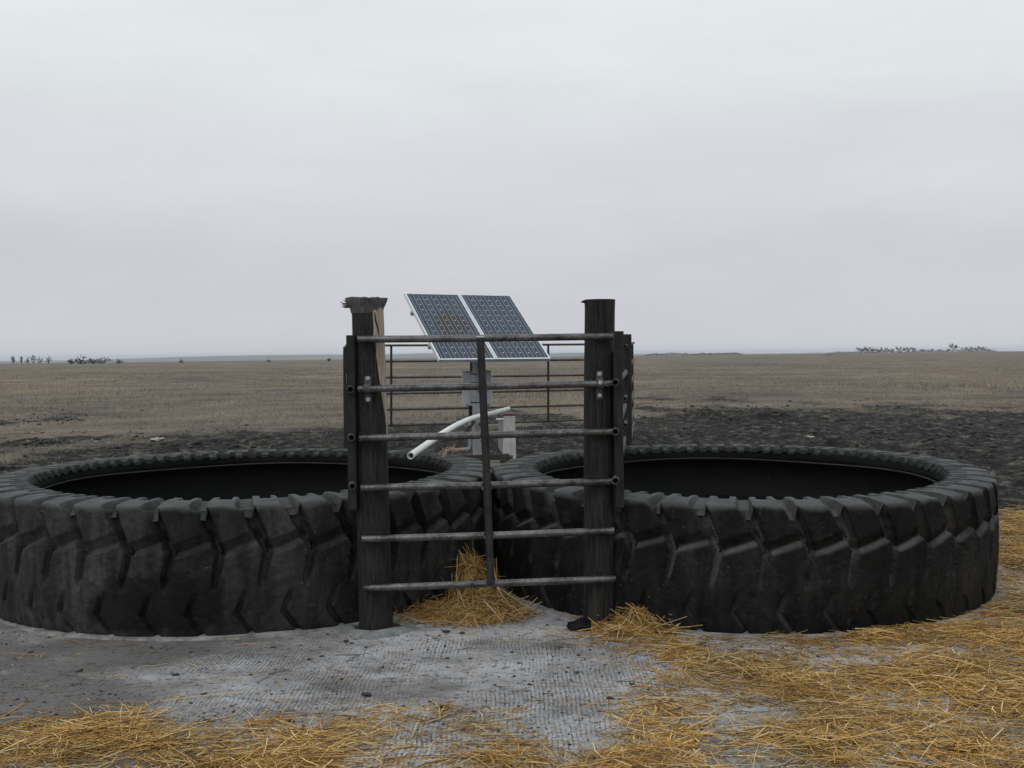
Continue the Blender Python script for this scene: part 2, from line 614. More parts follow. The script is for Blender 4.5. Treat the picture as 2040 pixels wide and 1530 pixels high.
def m_cells(name, stain, seed):
    t = NT(name)
    uv = t.n("TexCoord").outputs["UV"]
    s = t.n("SeparateXYZ")
    t.l(uv, s.inputs[0])
    u = t.math('MULTIPLY', s.outputs["X"], 6.0)
    w = t.math('MULTIPLY', s.outputs["Y"], 12.0)
    fu = t.math('FRACT', u)
    fv = t.math('FRACT', w)
    du = t.math('ABSOLUTE', t.math('SUBTRACT', fu, 0.5))
    dv = t.math('ABSOLUTE', t.math('SUBTRACT', fv, 0.5))
    corner = t.math('GREATER_THAN', t.math('ADD', du, dv), 0.90)
    gap = t.math('GREATER_THAN', t.math('MAXIMUM', t.math('SUBTRACT', du, 0.0), t.math('SUBTRACT', dv, 0.0)), 0.486)
    bus = t.math('LESS_THAN', t.math('ABSOLUTE', t.math('SUBTRACT', du, 0.22)), 0.032)
    ob = t.coord(loc=(seed, 0, 0))
    # each cell its own faint tint
    fl = t.n("CombineXYZ")
    t.l(t.math('FLOOR', u), fl.inputs[0])
    t.l(t.math('FLOOR', w), fl.inputs[1])
    wn = t.n("TexWhiteNoise", noise_dimensions='2D')
    t.l(fl.outputs[0], wn.inputs["Vector"])
    cell = t.ramp(wn.outputs["Value"], [(0.0, (0.027, 0.040, 0.066)), (0.5, (0.035, 0.050, 0.079)), (1.0, (0.042, 0.050, 0.072))])
    if stain:
        # dried splash: a patch of brown film in the middle of the pane
        a = t.math('SUBTRACT', s.outputs["X"], 0.55)
        b = t.math('SUBTRACT', s.outputs["Y"], 0.52)
        d = t.math('SQRT', t.math('ADD', t.math('MULTIPLY', a, t.math('MULTIPLY', a, 3.6)), t.math('MULTIPLY', b, t.math('MULTIPLY', b, 9.0))))
        d = t.math('ADD', d, t.math('MULTIPLY', t.math('SUBTRACT', t.noise(ob, 5, 5, 0.6), 0.5), 1.3))
        cell = t.mix(t.ramp(d, [(0.50, 0.9), (0.64, 0.0)]), cell, (0.030, 0.025, 0.021))
    c = t.mix(t.math('MULTIPLY', bus, 0.75), cell, (0.30, 0.32, 0.35))
    c = t.mix(t.math('MULTIPLY', gap, 0.22), c, (0.30, 0.34, 0.40))
    c = t.mix(corner, c, (0.48, 0.51, 0.56))
    return t.set(c, 0.25, 0, 0.2)


M['cells_a'] = m_cells('solar_cells_stained', True, 0.0)
M['cells_b'] = m_cells('solar_cells', False, 4.0)


def m_water():
    t = NT('trough_water')
    v = t.coord()
    t.bump(t.noise(v, 4, 3, 0.5), 0.1, 0.01)
    return t.set((0.006, 0.007, 0.007), 0.06, 0, 0.5)


M['water'] = m_water()

# ------------------------------------------------------------------ terrain
STRETCH = {'a': 1.024, 'b': 1.0}
TY = [(-1.925, 7.69, 1.74, 'a'), (1.603, 7.63, 1.742, 'b')]     # the two tyres: centre, outer radius


def on_slab(x, y):
    e = 0.18 * fbm(np.asarray(x) * 0.9, np.asarray(y) * 0.9, 40, 3)
    d = np.minimum(np.minimum(3.55 + e - x, x + 6.2 + e), np.minimum(8.6 + e - y, y - 0.2))
    return d


def mud_mask(x, y):
    yb = 17.0 + 15.0 * np.exp(-((x - 6.0) / 6.0) ** 2) + 5.0 * sstep(6, 14, x) + 1.5 * sstep(-1, -3, x) - 3.5 * sstep(-5, -10, x)
    n = fbm(x * 0.16, y * 0.09, 5, 4, 0.6)
    m_ = sstep(-9, 9, yb + n * 20 - y)
    pat = sstep(0.08, 0.40, fbm(x * 0.22 + 9, y * 0.11, 12, 4, 0.6)) * sstep(42, 24, y) * 0.8
    return np.clip(np.maximum(m_, pat), 0, 1)


def ground_z(x, y):
    x = np.asarray(x, float)
    y = np.asarray(y, float)
    mm = mud_mask(x, y)
    far = sstep(9, 12, y)
    churn = fbm(x * 1.7, y * 1.4, 21, 5, 0.58)
    z = -0.035 + (0.075 * churn + 0.08 * np.abs(fbm(x * 4.6, y * 3.8, 31, 4, 0.6))) * mm * far * sstep(80, 40, y)
    z = z + 0.02 * fbm(x * 2.1, y * 2.1, 24, 3) * sstep(2.9, 3.6, np.abs(x - 0.2)) * sstep(80, 40, y)
    z = z + 0.30 * fbm(x * 0.05, y * 0.05, 27, 2) * sstep(15, 45, y) * sstep(500, 100, y) * 0.6
    # spoil thrown up behind the tyres
    for cx, cy, sx_, sy_, h in ((-5.4, 16.6, 1.4, 0.8, 0.13), (-3.0, 15.8, 1.8, 0.7, 0.10), (4.6, 27.0, 0.8, 1.0, 0.17), (6.4, 25.0, 1.2, 1.0, 0.12),
                                (5.2, 17.0, 1.5, 1.2, 0.08), (8.5, 15.0, 1.4, 1.2, 0.08)):
        z = z + h * np.exp(-((x - cx) / sx_) ** 2 - ((y - cy) / sy_) ** 2) * (1 + 1.6 * churn)
    # low dark rise in the pasture
    z = z + 0.5 * np.exp(-((x + 22) / 3.5) ** 2 - ((y - 72) / 5.0) ** 2)
    # the far pasture dips away on one side and rises on the other
    sl = np.clip(x / np.maximum(y, 1), -0.6, 0.6)
    z = z + np.minimum(y, 1300) * sstep(60, 900, y) * (0.0016 * sstep(0.0, 0.5, sl) - 0.0021 * sstep(0.05, -0.45, sl) - 0.0006)
    z = z - 60.0 * sstep(1300, 6000, y)
    return z


def grid_sheet():
    ys = [0.0]
    while ys[-1] < 9.0:
        ys.append(ys[-1] + 0.3)
    st = 0.055
    while ys[-1] < 9000:
        ys.append(ys[-1] + st)
        st = 0.055 + 0.0065 * max(0, ys[-1] - 12) ** 1.0 if ys[-1] < 200 else ys[-1] * 0.03
    ys = np.array([-60, -20, -6, -2] + ys)
    xs = np.concatenate([np.arange(0, 9, 0.075), 9 + np.cumsum(0.075 * 1.06 ** np.arange(0, 170))])
    xs = xs[xs < 9000]
    xs = np.concatenate([-xs[:0:-1], xs])
    X, Y = np.meshgrid(xs, ys)
    Z = ground_z(X, Y)
    sl = on_slab(X, Y)
    Z = np.where(sl > 0.12, -0.13, Z)
    V = np.stack([X.ravel(), Y.ravel(), Z.ravel()], 1)
    nx, ny = len(xs), len(ys)
    i = np.arange(ny - 1)[:, None] * nx + np.arange(nx - 1)[None]
    Fq = np.stack([i, i + 1, i + nx + 1, i + nx], -1).reshape(-1, 4)
    o = link('ground', V, Fq, M['ground'], smooth=True)
    tag(o, kind='structure')
    a = o.data.attributes.new("mud", 'FLOAT', 'POINT')
    mm = mud_mask(X, Y)
    mm = np.maximum(mm, 0.9 * sstep(-0.3, 0.3, sl))
    a.data.foreach_set("value", mm.ravel().astype(np.float32))


grid_sheet()


def hills():
    # far low hills, along the skyline from left to middle
    xs = np.linspace(-4200, 1500, 260)
    ys = np.linspace(6200, 8200, 14)
    X, Y = np.meshgrid(xs, ys)
    prof = 12 + 22 * sstep(-3000, -1600, X) + 9 * fbm(X * 0.0012, Y * 0.0, 61, 4) - 14 * sstep(300, 1400, X)
    bump_ = np.sin(np.clip((Y - 6200) / 2000, 0, 1) * PI)
    Z = -62 + (prof + 42) * bump_ ** 0.7 + 4 * fbm(X * 0.004, Y * 0.004, 66, 3) * bump_
    V = np.stack([X.ravel(), Y.ravel(), Z.ravel()], 1)
    nx, ny = len(xs), len(ys)
    i = np.arange(ny - 1)[:, None] * nx + np.arange(nx - 1)[None]
    Fq = np.stack([i, i + 1, i + nx + 1, i + nx], -1).reshape(-1, 4)
    tag(link('hills', V, Fq, M['hill'], smooth=True), kind='structure')


hills()


def slab():
    pts = []
    for x in np.arange(-6.0, 3.5, 0.12):
        pts.append((x, 0.25))
    for y in np.arange(0.3, 8.5, 0.12):
        pts.append((3.55 + 0.18 * float(fbm(3.55 * 0.9, y * 0.9, 40, 3)) + 0.03 * random.uniform(-1, 1), y))
    for x in np.arange(3.4, -6.0, -0.12):
        pts.append((x, 8.55 + 0.10 * random.uniform(-1, 1)))
    for y in np.arange(8.4, 0.3, -0.15):
        pts.append((-6.1 + 0.08 * random.uniform(-1, 1), y))
    n = len(pts)
    v = [(x, y, 0) for x, y in pts] + [(x + 0.0, y, -0.2) for x, y in pts]
    f = [tuple(range(n))] + [(i, i + n, (i + 1) % n + n, (i + 1) % n) for i in range(n)]
    o = link('concrete_pad', v, f, M['slab'])
    fix_normals(o)
    tag(o, kind='structure')


slab()


# ------------------------------------------------------------------ tyres
NL = 42
TILT = {'a': 0.010, 'b': 0.026}


def chaikin(P, k):
    P = np.array(P, float)
    for _ in range(k):
        Q = [P[0]]
        for a, b in zip(P[:-1], P[1:]):
            Q += [a * 0.75 + b * 0.25, a * 0.25 + b * 0.75]
        Q.append(P[-1])
        P = np.array(Q)
    return P


def resample(P, n):
    d = np.r_[0, np.cumsum(np.linalg.norm(np.diff(P, axis=0), axis=1))]
    s_ = np.linspace(0, d[-1], n)
    return np.stack([np.interp(s_, d, P[:, 0]), np.interp(s_, d, P[:, 1])], 1), s_


def tyre(cx, cy, Ro, kind, phase, label):
    H = 0.785
    root = empty('tyre_tank', (cx, cy, 0), label, 'tyre tank', 'giant tyre water tanks')
    dR = Ro - 1.74
    ctrl = [(1.415, 0.745), (1.428, H - 0.004), (1.46, H), (1.60, H), (1.685, H - 0.008), (1.715, H - 0.014), (1.728, H - 0.018), (1.735, H - 0.030), (1.738, H - 0.050), (1.743, 0.62), (1.747, 0.50), (1.748, 0.36),
            (1.745, 0.20), (1.735, 0.08), (1.725, 0.0), (1.68, -0.03)]
    P, q = resample(chaikin(ctrl, 3), 190)
    P[:, 0] += dR
    q = q - 0.04
    tz = np.gradient(P, axis=0)
    nrm = np.stack([-tz[:, 1], tz[:, 0]], 1)
    nrm /= np.linalg.norm(nrm, axis=1)[:, None]
    nrm *= np.sign((nrm @ np.array([0.7, 0.3])).mean())
    # the cut lip is displaced straight down so the notches show on the rim
    nrm[q < 0.03] = (0, 1.0)
    NU = NL * 34
    u = np.arange(NU) / 34.0                  # in lugs
    U, Q = np.meshgrid(u, q, indexing='ij')
    Zp = np.broadcast_to(P[:, 1], U.shape)
    rs = np.random.default_rng(int(phase * 100) + 5)
    jit = rs.uniform(-0.05, 0.05, NL)
    wj = rs.uniform(0.85, 1.15, NL)
    dj = rs.uniform(0.75, 1.1, NL)
    c = np.interp(Q, [0, 0.27, 0.57, 0.76, 1.2], [0, 0.0, 0.48, 0.33, 0.33])
    rel = U - c
    k = np.round(rel).astype(int)
    du = np.abs(rel - k - jit[k % NL])
    wobble = 0.02 * fbm(U * 5, Q * 14, 71 + int(phase * 9), 3)
    w = np.interp(Q, [0, 0.2, 0.37, 0.57, 0.74, 0.79], [0.140, 0.140, 0.130, 0.090, 0.068, 0.03]) * wj[k % NL] + wobble
    dep = np.interp(Q, [0, 0.08, 0.27, 0.54, 0.74, 0.80], [0.016, 0.036, 0.085, 0.082, 0.054, 0.0]) * dj[k % NL]
    sg = np.sign(rel - k - jit[k % NL])
    lay = np.where(sg < 0, np.interp(Q, [0.15, 0.3, 0.5, 0.6], [0.045, 0.075, 0.03, 0.018]), 0.022)
    g_up = dep * (1 - np.where(sg < 0, np.clip((du - w + 0.012) / (lay + 0.012), 0, 1), sstep(-0.012, 0.022, du - w)))
    # the ledge across each lug
    b = (rel - np.floor(rel))
    ql = 0.575 - 0.085 * b + 0.008 * fbm(U * 0.9, Q * 0, 77, 2)
    d = Q - ql
    led = -0.034 * np.clip(1 + d / 0.060, 0, 1) ** 0.8 * (d < 0) - 0.034 * (d >= 0) * np.clip(1 - d / 0.024, 0, 1)
    led = led * sstep(-0.02, 0.02, Q - 0.25)
    # lower lug grooves, half a pitch along
    c2 = 0.90 + np.interp(Zp, [0, 0.13, 0.26], [0.20, -0.14, 0.05])
    rel2 = U - c2
    k2 = np.round(rel2).astype(int)
    du2 = np.abs(rel2 - k2 - jit[(k2 + 9) % NL])
    low = np.interp(Zp, [-0.03, 0.12, 0.2, 0.27], [0.040, 0.036, 0.020, 0.0]) * (Q > 0.5)
    g_lo = low * (1 - sstep(-0.012, 0.022, du2 - 0.06 * wj[(k2 + 5) % NL]))
    # rectangular wear pocket on the inner end of each lug
    bb = np.abs(rel - np.floor(rel) - 0.5)
    pk = 0.030 * np.interp(Q, [-0.03, 0.01], [0.55, 1.0]) * (1 - sstep(0.13, 0.155, bb + wobble)) * (1 - sstep(0.105, 0.13, Q)) * (Q > -0.1)
    th = U / NL * 2 * PI + phase
    lump = 0.0045 * fbm(th * 9, Q * 4, 81 + int(phase * 7), 4) + 0.0030 * fbm(th * 70, Q * 42, 85, 3)
    # scuffs and chips off the lug edges
    chip = -0.003 * sstep(0.34, 0.5, fbm(th * 30, Q * 17, 91 + int(phase * 5), 3))
    D = -(g_up + pk) + led - g_lo + lump + chip * (Q > 0.2)
    oval = 1 + 0.004 * np.sin(2 * th + phase * 3) + 0.003 * np.sin(3 * th + 1)
    rr = (P[None, :, 0] + D * nrm[None, :, 0]) * oval
    zz = Zp + D * nrm[None, :, 1] + (0.005 * np.sin(2 * th + 1.1) + TILT[kind] * np.sin(th)) * sstep(0.2, 0.75, Zp)
    V = np.stack([cx + STRETCH[kind] * rr * np.cos(th), cy + rr * np.sin(th), zz], -1).reshape(-1, 3)
    nq = len(q)
    i = np.arange(NU)[:, None]
    j = np.arange(nq - 1)[None]
    a = i * nq + j
    b_ = ((i + 1) % NU) * nq + j
    Fq = np.stack([a, a + 1, b_ + 1, b_], -1).reshape(-1, 4)
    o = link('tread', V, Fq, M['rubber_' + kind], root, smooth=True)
    o.data.materials.append(M['liner'])
    mi = np.zeros((NU, nq - 1), dtype=np.int32)
    mi[:, q[:-1] < 0.008] = 1
    o.data.polygons.foreach_set("material_index", mi.ravel())
    fix_normals(o)
    mark_sharp(o, 50)
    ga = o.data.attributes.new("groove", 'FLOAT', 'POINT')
    gv = np.clip((g_up + 0.9 * g_lo) / 0.045, 0, 1) + np.exp(-((d - 0.010) / 0.014) ** 2) * 1.0 * (Q > 0.3)  # second term paints the sky-lit ledge face lighter
    gb = o.data.attributes.new("toplit_dust", 'FLOAT', 'POINT')  # mask for the sky light and dust painted on the upper rim
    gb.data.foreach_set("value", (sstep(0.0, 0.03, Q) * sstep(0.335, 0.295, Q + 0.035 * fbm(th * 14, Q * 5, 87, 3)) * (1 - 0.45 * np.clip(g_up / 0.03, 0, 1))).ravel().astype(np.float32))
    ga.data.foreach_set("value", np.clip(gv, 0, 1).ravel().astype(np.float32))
    # inner wall: the cut carcass face, then the hollow under it
    prof, _ = resample(chaikin([(1.425, 0.745), (1.43, 0.70), (1.44, 0.665), (1.50, 0.655), (1.60, 0.60), (1.64, 0.42), (1.62, 0.2), (1.5, 0.05), (1.2, 0.012), (0.02, 0.012)], 2), 60)
    prof[:, 0] += dR * (prof[:, 0] > 1)
    n2 = 200
    v = []
    for t in range(n2):
        an = 2 * PI * t / n2
        wv = 0.006 * math.sin(7 * an) + 0.004 * math.sin(13 * an + 1)
        for r_, z_ in prof:
            v.append((cx + STRETCH[kind] * (r_ + wv) * math.cos(an), cy + (r_ + wv) * math.sin(an), z_ + TILT[kind] * math.sin(an) * min(1, z_ / 0.7)))
    m_ = len(prof)
    f = [(t * m_ + k_, t * m_ + k_ + 1, ((t + 1) % n2) * m_ + k_ + 1, ((t + 1) % n2) * m_ + k_) for t in range(n2) for k_ in range(m_ - 1)]
    link('inner_wall', v, f, M['liner'], root, True)
    e = MB()
    ring = [(cx + STRETCH[kind] * (1.436 + dR + 0.006 * math.sin(7 * a_)) * math.cos(a_), cy + (1.436 + dR + 0.006 * math.sin(7 * a_)) * math.sin(a_), 0.667 + TILT[kind] * math.sin(a_) + 0.006 * math.sin(5 * a_)) for a_ in np.linspace(0, 2 * PI, 181)]
    e.tube(ring, 0.006, 6, caps=False)
    e.build('bead_wire', M['edge'], root, True)
    # water standing low in the tank
    v = [(cx + 1.60 * math.cos(2 * PI * t / 96), cy + 1.60 * math.sin(2 * PI * t / 96), 0.36) for t in range(96)]
    tag(link('water', v, [tuple(range(96))], M['water']), kind='structure')
    # mortar smeared round the foot of the tyre
    vs = []
    n3 = 260
    for t in range(n3):
        an = 2 * PI * t / n3
        wv = 0.02 + 0.11 * max(0, float(fbm(an * 3.0 + phase * 3, 0.3, 101, 4)) + 0.15)
        h_ = 0.004 + 0.030 * max(0, float(fbm(an * 5.0 + phase, 4.7, 105, 4)) + 0.1)
        for dr, z_ in ((-0.09, h_ * 1.3), (-0.035, h_ * 1.0), (0.0, h_ * 0.75), (wv * 0.4, h_ * 0.4), (wv * 0.8, 0.010), (wv + 0.03, -0.01)):
            r_ = Ro - 0.01 + dr
            vs.append((cx + STRETCH[kind] * r_ * math.cos(an), cy + r_ * math.sin(an), z_))
    f = [(t * 6 + k_, t * 6 + k_ + 1, ((t + 1) % n3) * 6 + k_ + 1, ((t + 1) % n3) * 6 + k_) for t in range(n3) for k_ in range(5)]
    tag(link('concrete_skirt', vs, f, M['mortar'], None, True), kind='structure')
    return root


tyre(*TY[0], 0.0, 'giant worn tyre laid flat as a water tank, rope frayed over its rim')
tyre(*TY[1], 0.35, 'giant black tyre laid flat as a water tank, straw banked along its foot')


# ------------------------------------------------------------------ front posts
def post_mesh(a, b, radii, seg, seed, amp=0.006, zcap=True):
    """a at the foot, b at the top; radii: (fraction, radius)"""
    a = np.array(a)
    b = np.array(b)
    n = 40
    vs = []
    fr = np.linspace(0, 1, n)
    rr = np.interp(fr, [p[0] for p in radii], [p[1] for p in radii])
    for i in range(n):
        c_ = a + (b - a) * fr[i]
        for k in range(seg):
            t = 2 * PI * k / seg
            nz_ = amp * float(fbm(math.cos(t) * 2.1 + seed, math.sin(t) * 2.1 + fr[i] * 1.5, 111, 3))
            r_ = rr[i] + nz_ + 0.25 * amp * float(vnoise(k * 0.9, fr[i] * 3, int(seed) + 2))
            vs.append(c_ + np.array([r_ * math.sin(t), -r_ * math.cos(t), 0]))
    f = [(i * seg + k, i * seg + (k + 1) % seg, (i + 1) * seg + (k + 1) % seg, (i + 1) * seg + k) for i in range(n - 1) for k in range(seg)]
    f.append(tuple((n - 1) * seg + k for k in range(seg)))
    f.append(tuple(reversed(range(seg))))
    return vs, f


# ---- splintered post
pb = at(750, 1262, 6.15)
pb[2] = -0.05
pt = at(731, 604, 6.15)
root = empty('fence_post', (pb[0], pb[1], 0), 'thick dark fence post with a splintered mushroomed top and a split baring pale wood', 'fence post', 'wooden fence posts')
v, f = post_mesh(pb, pt, [(0, 0.099), (0.3, 0.098), (0.6, 0.096), (1, 0.090)], 56, 2.0)
link('shaft', v, f, M['creosote'], root, True)
# head
vs = []
seg = 72
prof = [(-0.060, 0.092, 0), (-0.03, 0.097, 0.3), (-0.008, 0.108, 0.6), (0.010, 0.114, 0.9), (0.022, 0.118, 1), (0.028, 0.115, 0.9), (0.030, 0.10, 0.7), (0.030, 0.05, 0.7), (0.03, 0.002, 0.5)]
for dz, r_, w_ in prof:
    for k in range(seg):
        t = 2 * PI * k / seg
        n1 = float(fbm(math.cos(t) * 2.6 + 4, math.sin(t) * 2.6, 121, 4, 0.7))
        n2 = float(vnoise(k * 1.0, dz * 60, 123))
        q_ = r_ * (1 + w_ * (0.22 * n1 + 0.07 * n2))
        vs.append(pt + np.array([q_ * math.sin(t), -q_ * math.cos(t), dz + w_ * (0.010 * n1 + 0.010 * n2)]))
f = [(i * seg + k, i * seg + (k + 1) % seg, (i + 1) * seg + (k + 1) % seg, (i + 1) * seg + k) for i in range(len(prof) - 1) for k in range(seg)]
hd = MB()
hd.add(vs, f)
for an, ln, dz in ((-1.45, 0.055, 0.0), (-1.3, 0.045, -0.012), (-1.62, 0.040, 0.014), (1.45, 0.02, 0.01), (-0.9, 0.02, 0.01), (0.5, 0.018, 0.0), (1.2, 0.022, -0.004), (-1.5, 0.05, -0.02)):
    d = np.array([math.sin(an), -math.cos(an), 0])
    s0 = pt + d * 0.100 + np.array([0, 0, dz])
    hd.tube([s0, s0 + d * ln * 0.6 + np.array([0, 0, -0.004]), s0 + d * ln + np.array([0, 0, random.uniform(-0.02, 0.012)])], [0.009, 0.005, 0.001], 5)
hd.build('splintered_head', M['weathered'], root, True)
# bare split
vs = []
nr, nc = 34, 12
zt, zb = at(745, 612, 6.09)[2], at(770, 874, 6.09)[2]
for i in range(nr):
    fz = i / (nr - 1)
    z = zt + (zb - zt) * fz
    frac = (z - pb[2]) / (pt[2] - pb[2])
    c_ = pb + (pt - pb) * frac
    r_ = np.interp(frac, [0, 0.3, 0.6, 1], [0.099, 0.098, 0.096, 0.090])
    a0 = np.interp(fz, [0, 0.25, 0.5, 0.8, 1], [22, 26, 40, 66, 84]) + 5 * float(fbm(fz * 14, 3, 131, 3))
    a1 = np.interp(fz, [0, 0.6, 1], [100, 98, 90])
    for k in range(nc):
        g = k / (nc - 1)
        an = R(a0 + (a1 - a0) * g)
        q_ = r_ + (0.0045 if 0 < k < nc - 1 else -0.002) + 0.004 * float(vnoise(k * 1.3, fz * 7, 133))
        vs.append(c_ + np.array([q_ * math.sin(an), -q_ * math.cos(an), 0]))
f = [(i * nc + k, i * nc + k + 1, (i + 1) * nc + k + 1, (i + 1) * nc + k) for i in range(nr - 1) for k in range(nc - 1)]
o = link('bare_split', vs, f, M['bare'], root, True)
o['label'] = 'pale bare wood where the post has split'
cr_ = MB()
crp = [pb + (pt - pb) * ((z - pb[2]) / (pt[2] - pb[2])) + np.array([(0.097 + 0.0035) * math.sin(R(an)), -(0.097 + 0.0035) * math.cos(R(an)), 0])
       for z, an in ((at(745, 622, 6.09)[2], 33), (at(747, 640, 6.09)[2], 36), (at(750, 655, 6.09)[2], 44), (at(752, 668, 6.09)[2], 47))]
cr_.tube(crp, [0.002, 0.005, 0.004, 0.001], 6)
cr_.build('crack', M['creosote_b'], o, True)
post_left = root
# concrete cut-out round its foot
vs = []
for a_ in np.linspace(R(165), R(385), 70):
    r_ = 0.150 + 0.014 * math.sin(3 * a_ + 1) + 0.02 * float(fbm(a_ * 3, 0.4, 201, 3))
    e_ = math.sin(PI * (a_ - R(165)) / R(220)) ** 0.6
    for dr, z_ in ((-0.035, -0.01), (-0.012, 0.006), (0.0, 0.020), (0.02, 0.026), (0.045, 0.018), (0.085, 0.006), (0.12, -0.004)):
        q_ = r_ + dr * (0.8 + 0.6 * float(fbm(a_ * 4, 2.2, 203, 3)))
        vs.append((pb[0] + q_ * math.cos(a_), pb[1] + 0.01 + 0.9 * q_ * math.sin(a_), z_ * (e_ + 0.1) + (0.003 if z_ > 0 else 0)))
f = [(i * 7 + k, i * 7 + k + 1, (i + 1) * 7 + k + 1, (i + 1) * 7 + k) for i in range(69) for k in range(6)]
tag(link('concrete_rim', vs, f, M['rim'], None, True), kind='structure')
v = [(pb[0] + 0.005 + 0.145 * math.cos(t), pb[1] + 0.01 + 0.13 * math.sin(t), 0.005) for t in np.linspace(0, 2 * PI, 48, endpoint=False)]
tag(link('soil', v, [tuple(range(48))], M['hole']), kind='structure')

# ---- plain post
qb = at(1192, 1262, 6.215)
qb[2] = -0.05
qt = at(1195, 597, 6.215)
root = empty('fence_post', (qb[0], qb[1], 0), 'thick dark fence post with a flat sawn top and one splinter sticking out', 'fence post', 'wooden fence posts')
v, f = post_mesh(qb, qt, [(0, 0.094), (0.3, 0.091), (0.9, 0.089), (0.975, 0.089), (0.985, 0.092), (1, 0.091)], 56, 9.0, 0.005)
o = link('shaft', v, f, M['creosote_b'], root, True)
mark_sharp(o, 40)
s_ = MB()
d = np.array([-0.97, -0.2, 0])
s0 = qt + d * 0.082 + np.array([0, 0, -0.012])
s_.tube([s0, s0 + d * 0.02, s0 + d * 0.036 + np.array([0, 0, -0.003])], [0.014, 0.008, 0.001], 6)
s_.tube([s0 + np.array([0, 0, -0.02]), s0 + d * 0.012 + np.array([0, 0, -0.022])], [0.012, 0.002], 6)
s_.build('splinter', M['creosote_b'], root)
# torn rubber lying at its foot
sc_ = MB()
bp = at(1153, 1252, 6.12)
bp[2] = 0.0
vs = []
for i in range(9):
    for k in range(7):
        x = (i / 8 - 0.5) * 0.13
        y = (k / 6 - 0.5) * 0.16
        h = 0.045 * math.exp(-((x - 0.02) / 0.05) ** 2) * (1 - abs(y) / 0.12) + 0.012 + 0.006 * random.uniform(-1, 1)
        vs.append(bp + np.array([x + 0.01 * random.uniform(-1, 1), y, max(h, 0.006)]))
f = [(i * 7 + k, i * 7 + k + 1, (i + 1) * 7 + k + 1, (i + 1) * 7 + k) for i in range(8) for k in range(6)]
o = link('rubber_scrap', vs, f, M['rubber_b'], None, True)
md = o.modifiers.new("solid", 'SOLIDIFY')
md.thickness = 0.006
tag(o, 'small torn black rubber scrap at the foot of the flat topped post', 'rubber scrap')

# ------------------------------------------------------------------ gate
gy = [(676, 670), (775, 764), (873, 860), (972, 959), (1074, 1057), (1172, 1153)]
gx = [(712, 1221), (713, 1218), (716, 1221), (719, 1221), (721, 1223), (725, 1226)]
root = empty('pipe_gate', at(975, 1165, 6.06), 'six bar steel pipe gate bolted across the front of the two thick posts', 'gate')
RAD = 0.0205
for (ya, yb_), (xa, xb) in zip(gy, gx):
    b_ = MB()
    A = at(xa, ya, 6.02)
    B = at(xb, yb_, 6.10)
    Mid = (A + B) / 2 + np.array([0, 0, -0.002 + random.uniform(-0.003, 0.002)])
    b_.tube([A, A * 0.75 + Mid * 0.25, A * 0.4 + Mid * 0.6, Mid, Mid * 0.5 + B * 0.5, B], RAD, 20, inner=0.0165)
    b_.build('rail', M['steel'], root, True)
b_ = MB()
ut = at(957, 676, 6.022)
ub = at(978, 1164, 6.022)
b_.tube([ut, (ut + ub) / 2 + np.array([0.003, 0, 0]), ub], 0.0225, 20)
b_.build('upright', M['dark_steel'], root, True)
for i in range(6):
    g = i / 5
    c_ = ut * (1 - g) + ub * g
    if i == 0:
        w = MB()
        w.tube([c_ + np.array([-0.022, -0.012, 0.013]), c_ + np.array([0.022, -0.012, 0.013])], 0.006, 8)
        w.build('weld_bead', M['zinc'], root, True)
    elif i < 5:
        for s2 in (-1, 1):
            w = MB()
            w.tube([c_ + np.array([s2 * 0.020, 0.0, 0.022]), c_ + np.array([s2 * 0.026, 0.012, 0.0]), c_ + np.array([s2 * 0.021, 0.004, -0.02])], 0.0055, 8)
            w.build('weld_bead', M['steel'], root, True)


def strap(x, y0, y1, Yr, yr, bolts, wpx):
    """flat steel strap bolted to the post over the second rail"""
    zr = at(x, yr, Yr)[2]
    zt_, zb_ = at(x, y0, Yr)[2], at(x, y1, Yr)[2]
    X = at(x, yr, Yr)[0]
    yf = Yr + RAD + 0.006
    pts = [(yf, zt_), (yf, zr + RAD + 0.010)]
    for k in range(9):
        t = PI * k / 8
        pts.append((Yr - (RAD + 0.004) * math.sin(t) + 0.004, zr + (RAD + 0.006) * math.cos(t)))
    pts += [(yf, zr - RAD - 0.010), (yf, zb_)]
    v = []
    hw = wpx / 2
    for y_, z_ in pts:
        for sx_, off in ((-1, 0), (1, 0), (1, 0.005), (-1, 0.005)):
            v.append((X + sx_ * hw, y_ + off - 0.004, z_))
    f = []
    for i in range(len(pts) - 1):
        for k in range(4):
            f.append((i * 4 + k, i * 4 + (k + 1) % 4, (i + 1) * 4 + (k + 1) % 4, (i + 1) * 4 + k))
    f += [(3, 2, 1, 0), tuple((len(pts) - 1) * 4 + k for k in range(4))]
    b2 = MB()
    b2.add(v, f)
    st = b2.build('strap', M['old_steel'], root)
    for by in bolts:
        z_ = at(x, by, Yr)[2]
        on_rail = abs(z_ - zr) < RAD
        y_ = (Yr - RAD - 0.004) if on_rail else yf - 0.004
        b3 = MB()
        b3.tube([(X, y_, z_), (X, y_ - 0.004, z_)], 0.0125, 16)
        b3.tube([(X, y_ - 0.003, z_), (X, y_ - 0.012, z_)], [0.0085, 0.0075], 6)
        b3.build('bolt', M['zinc'], st)


strap(732, 749, 802, 6.023, 774.6, (754, 796), 0.040)
strap(1195, 739, 796, 6.096, 764.4, (745, 762, 788), 0.038)

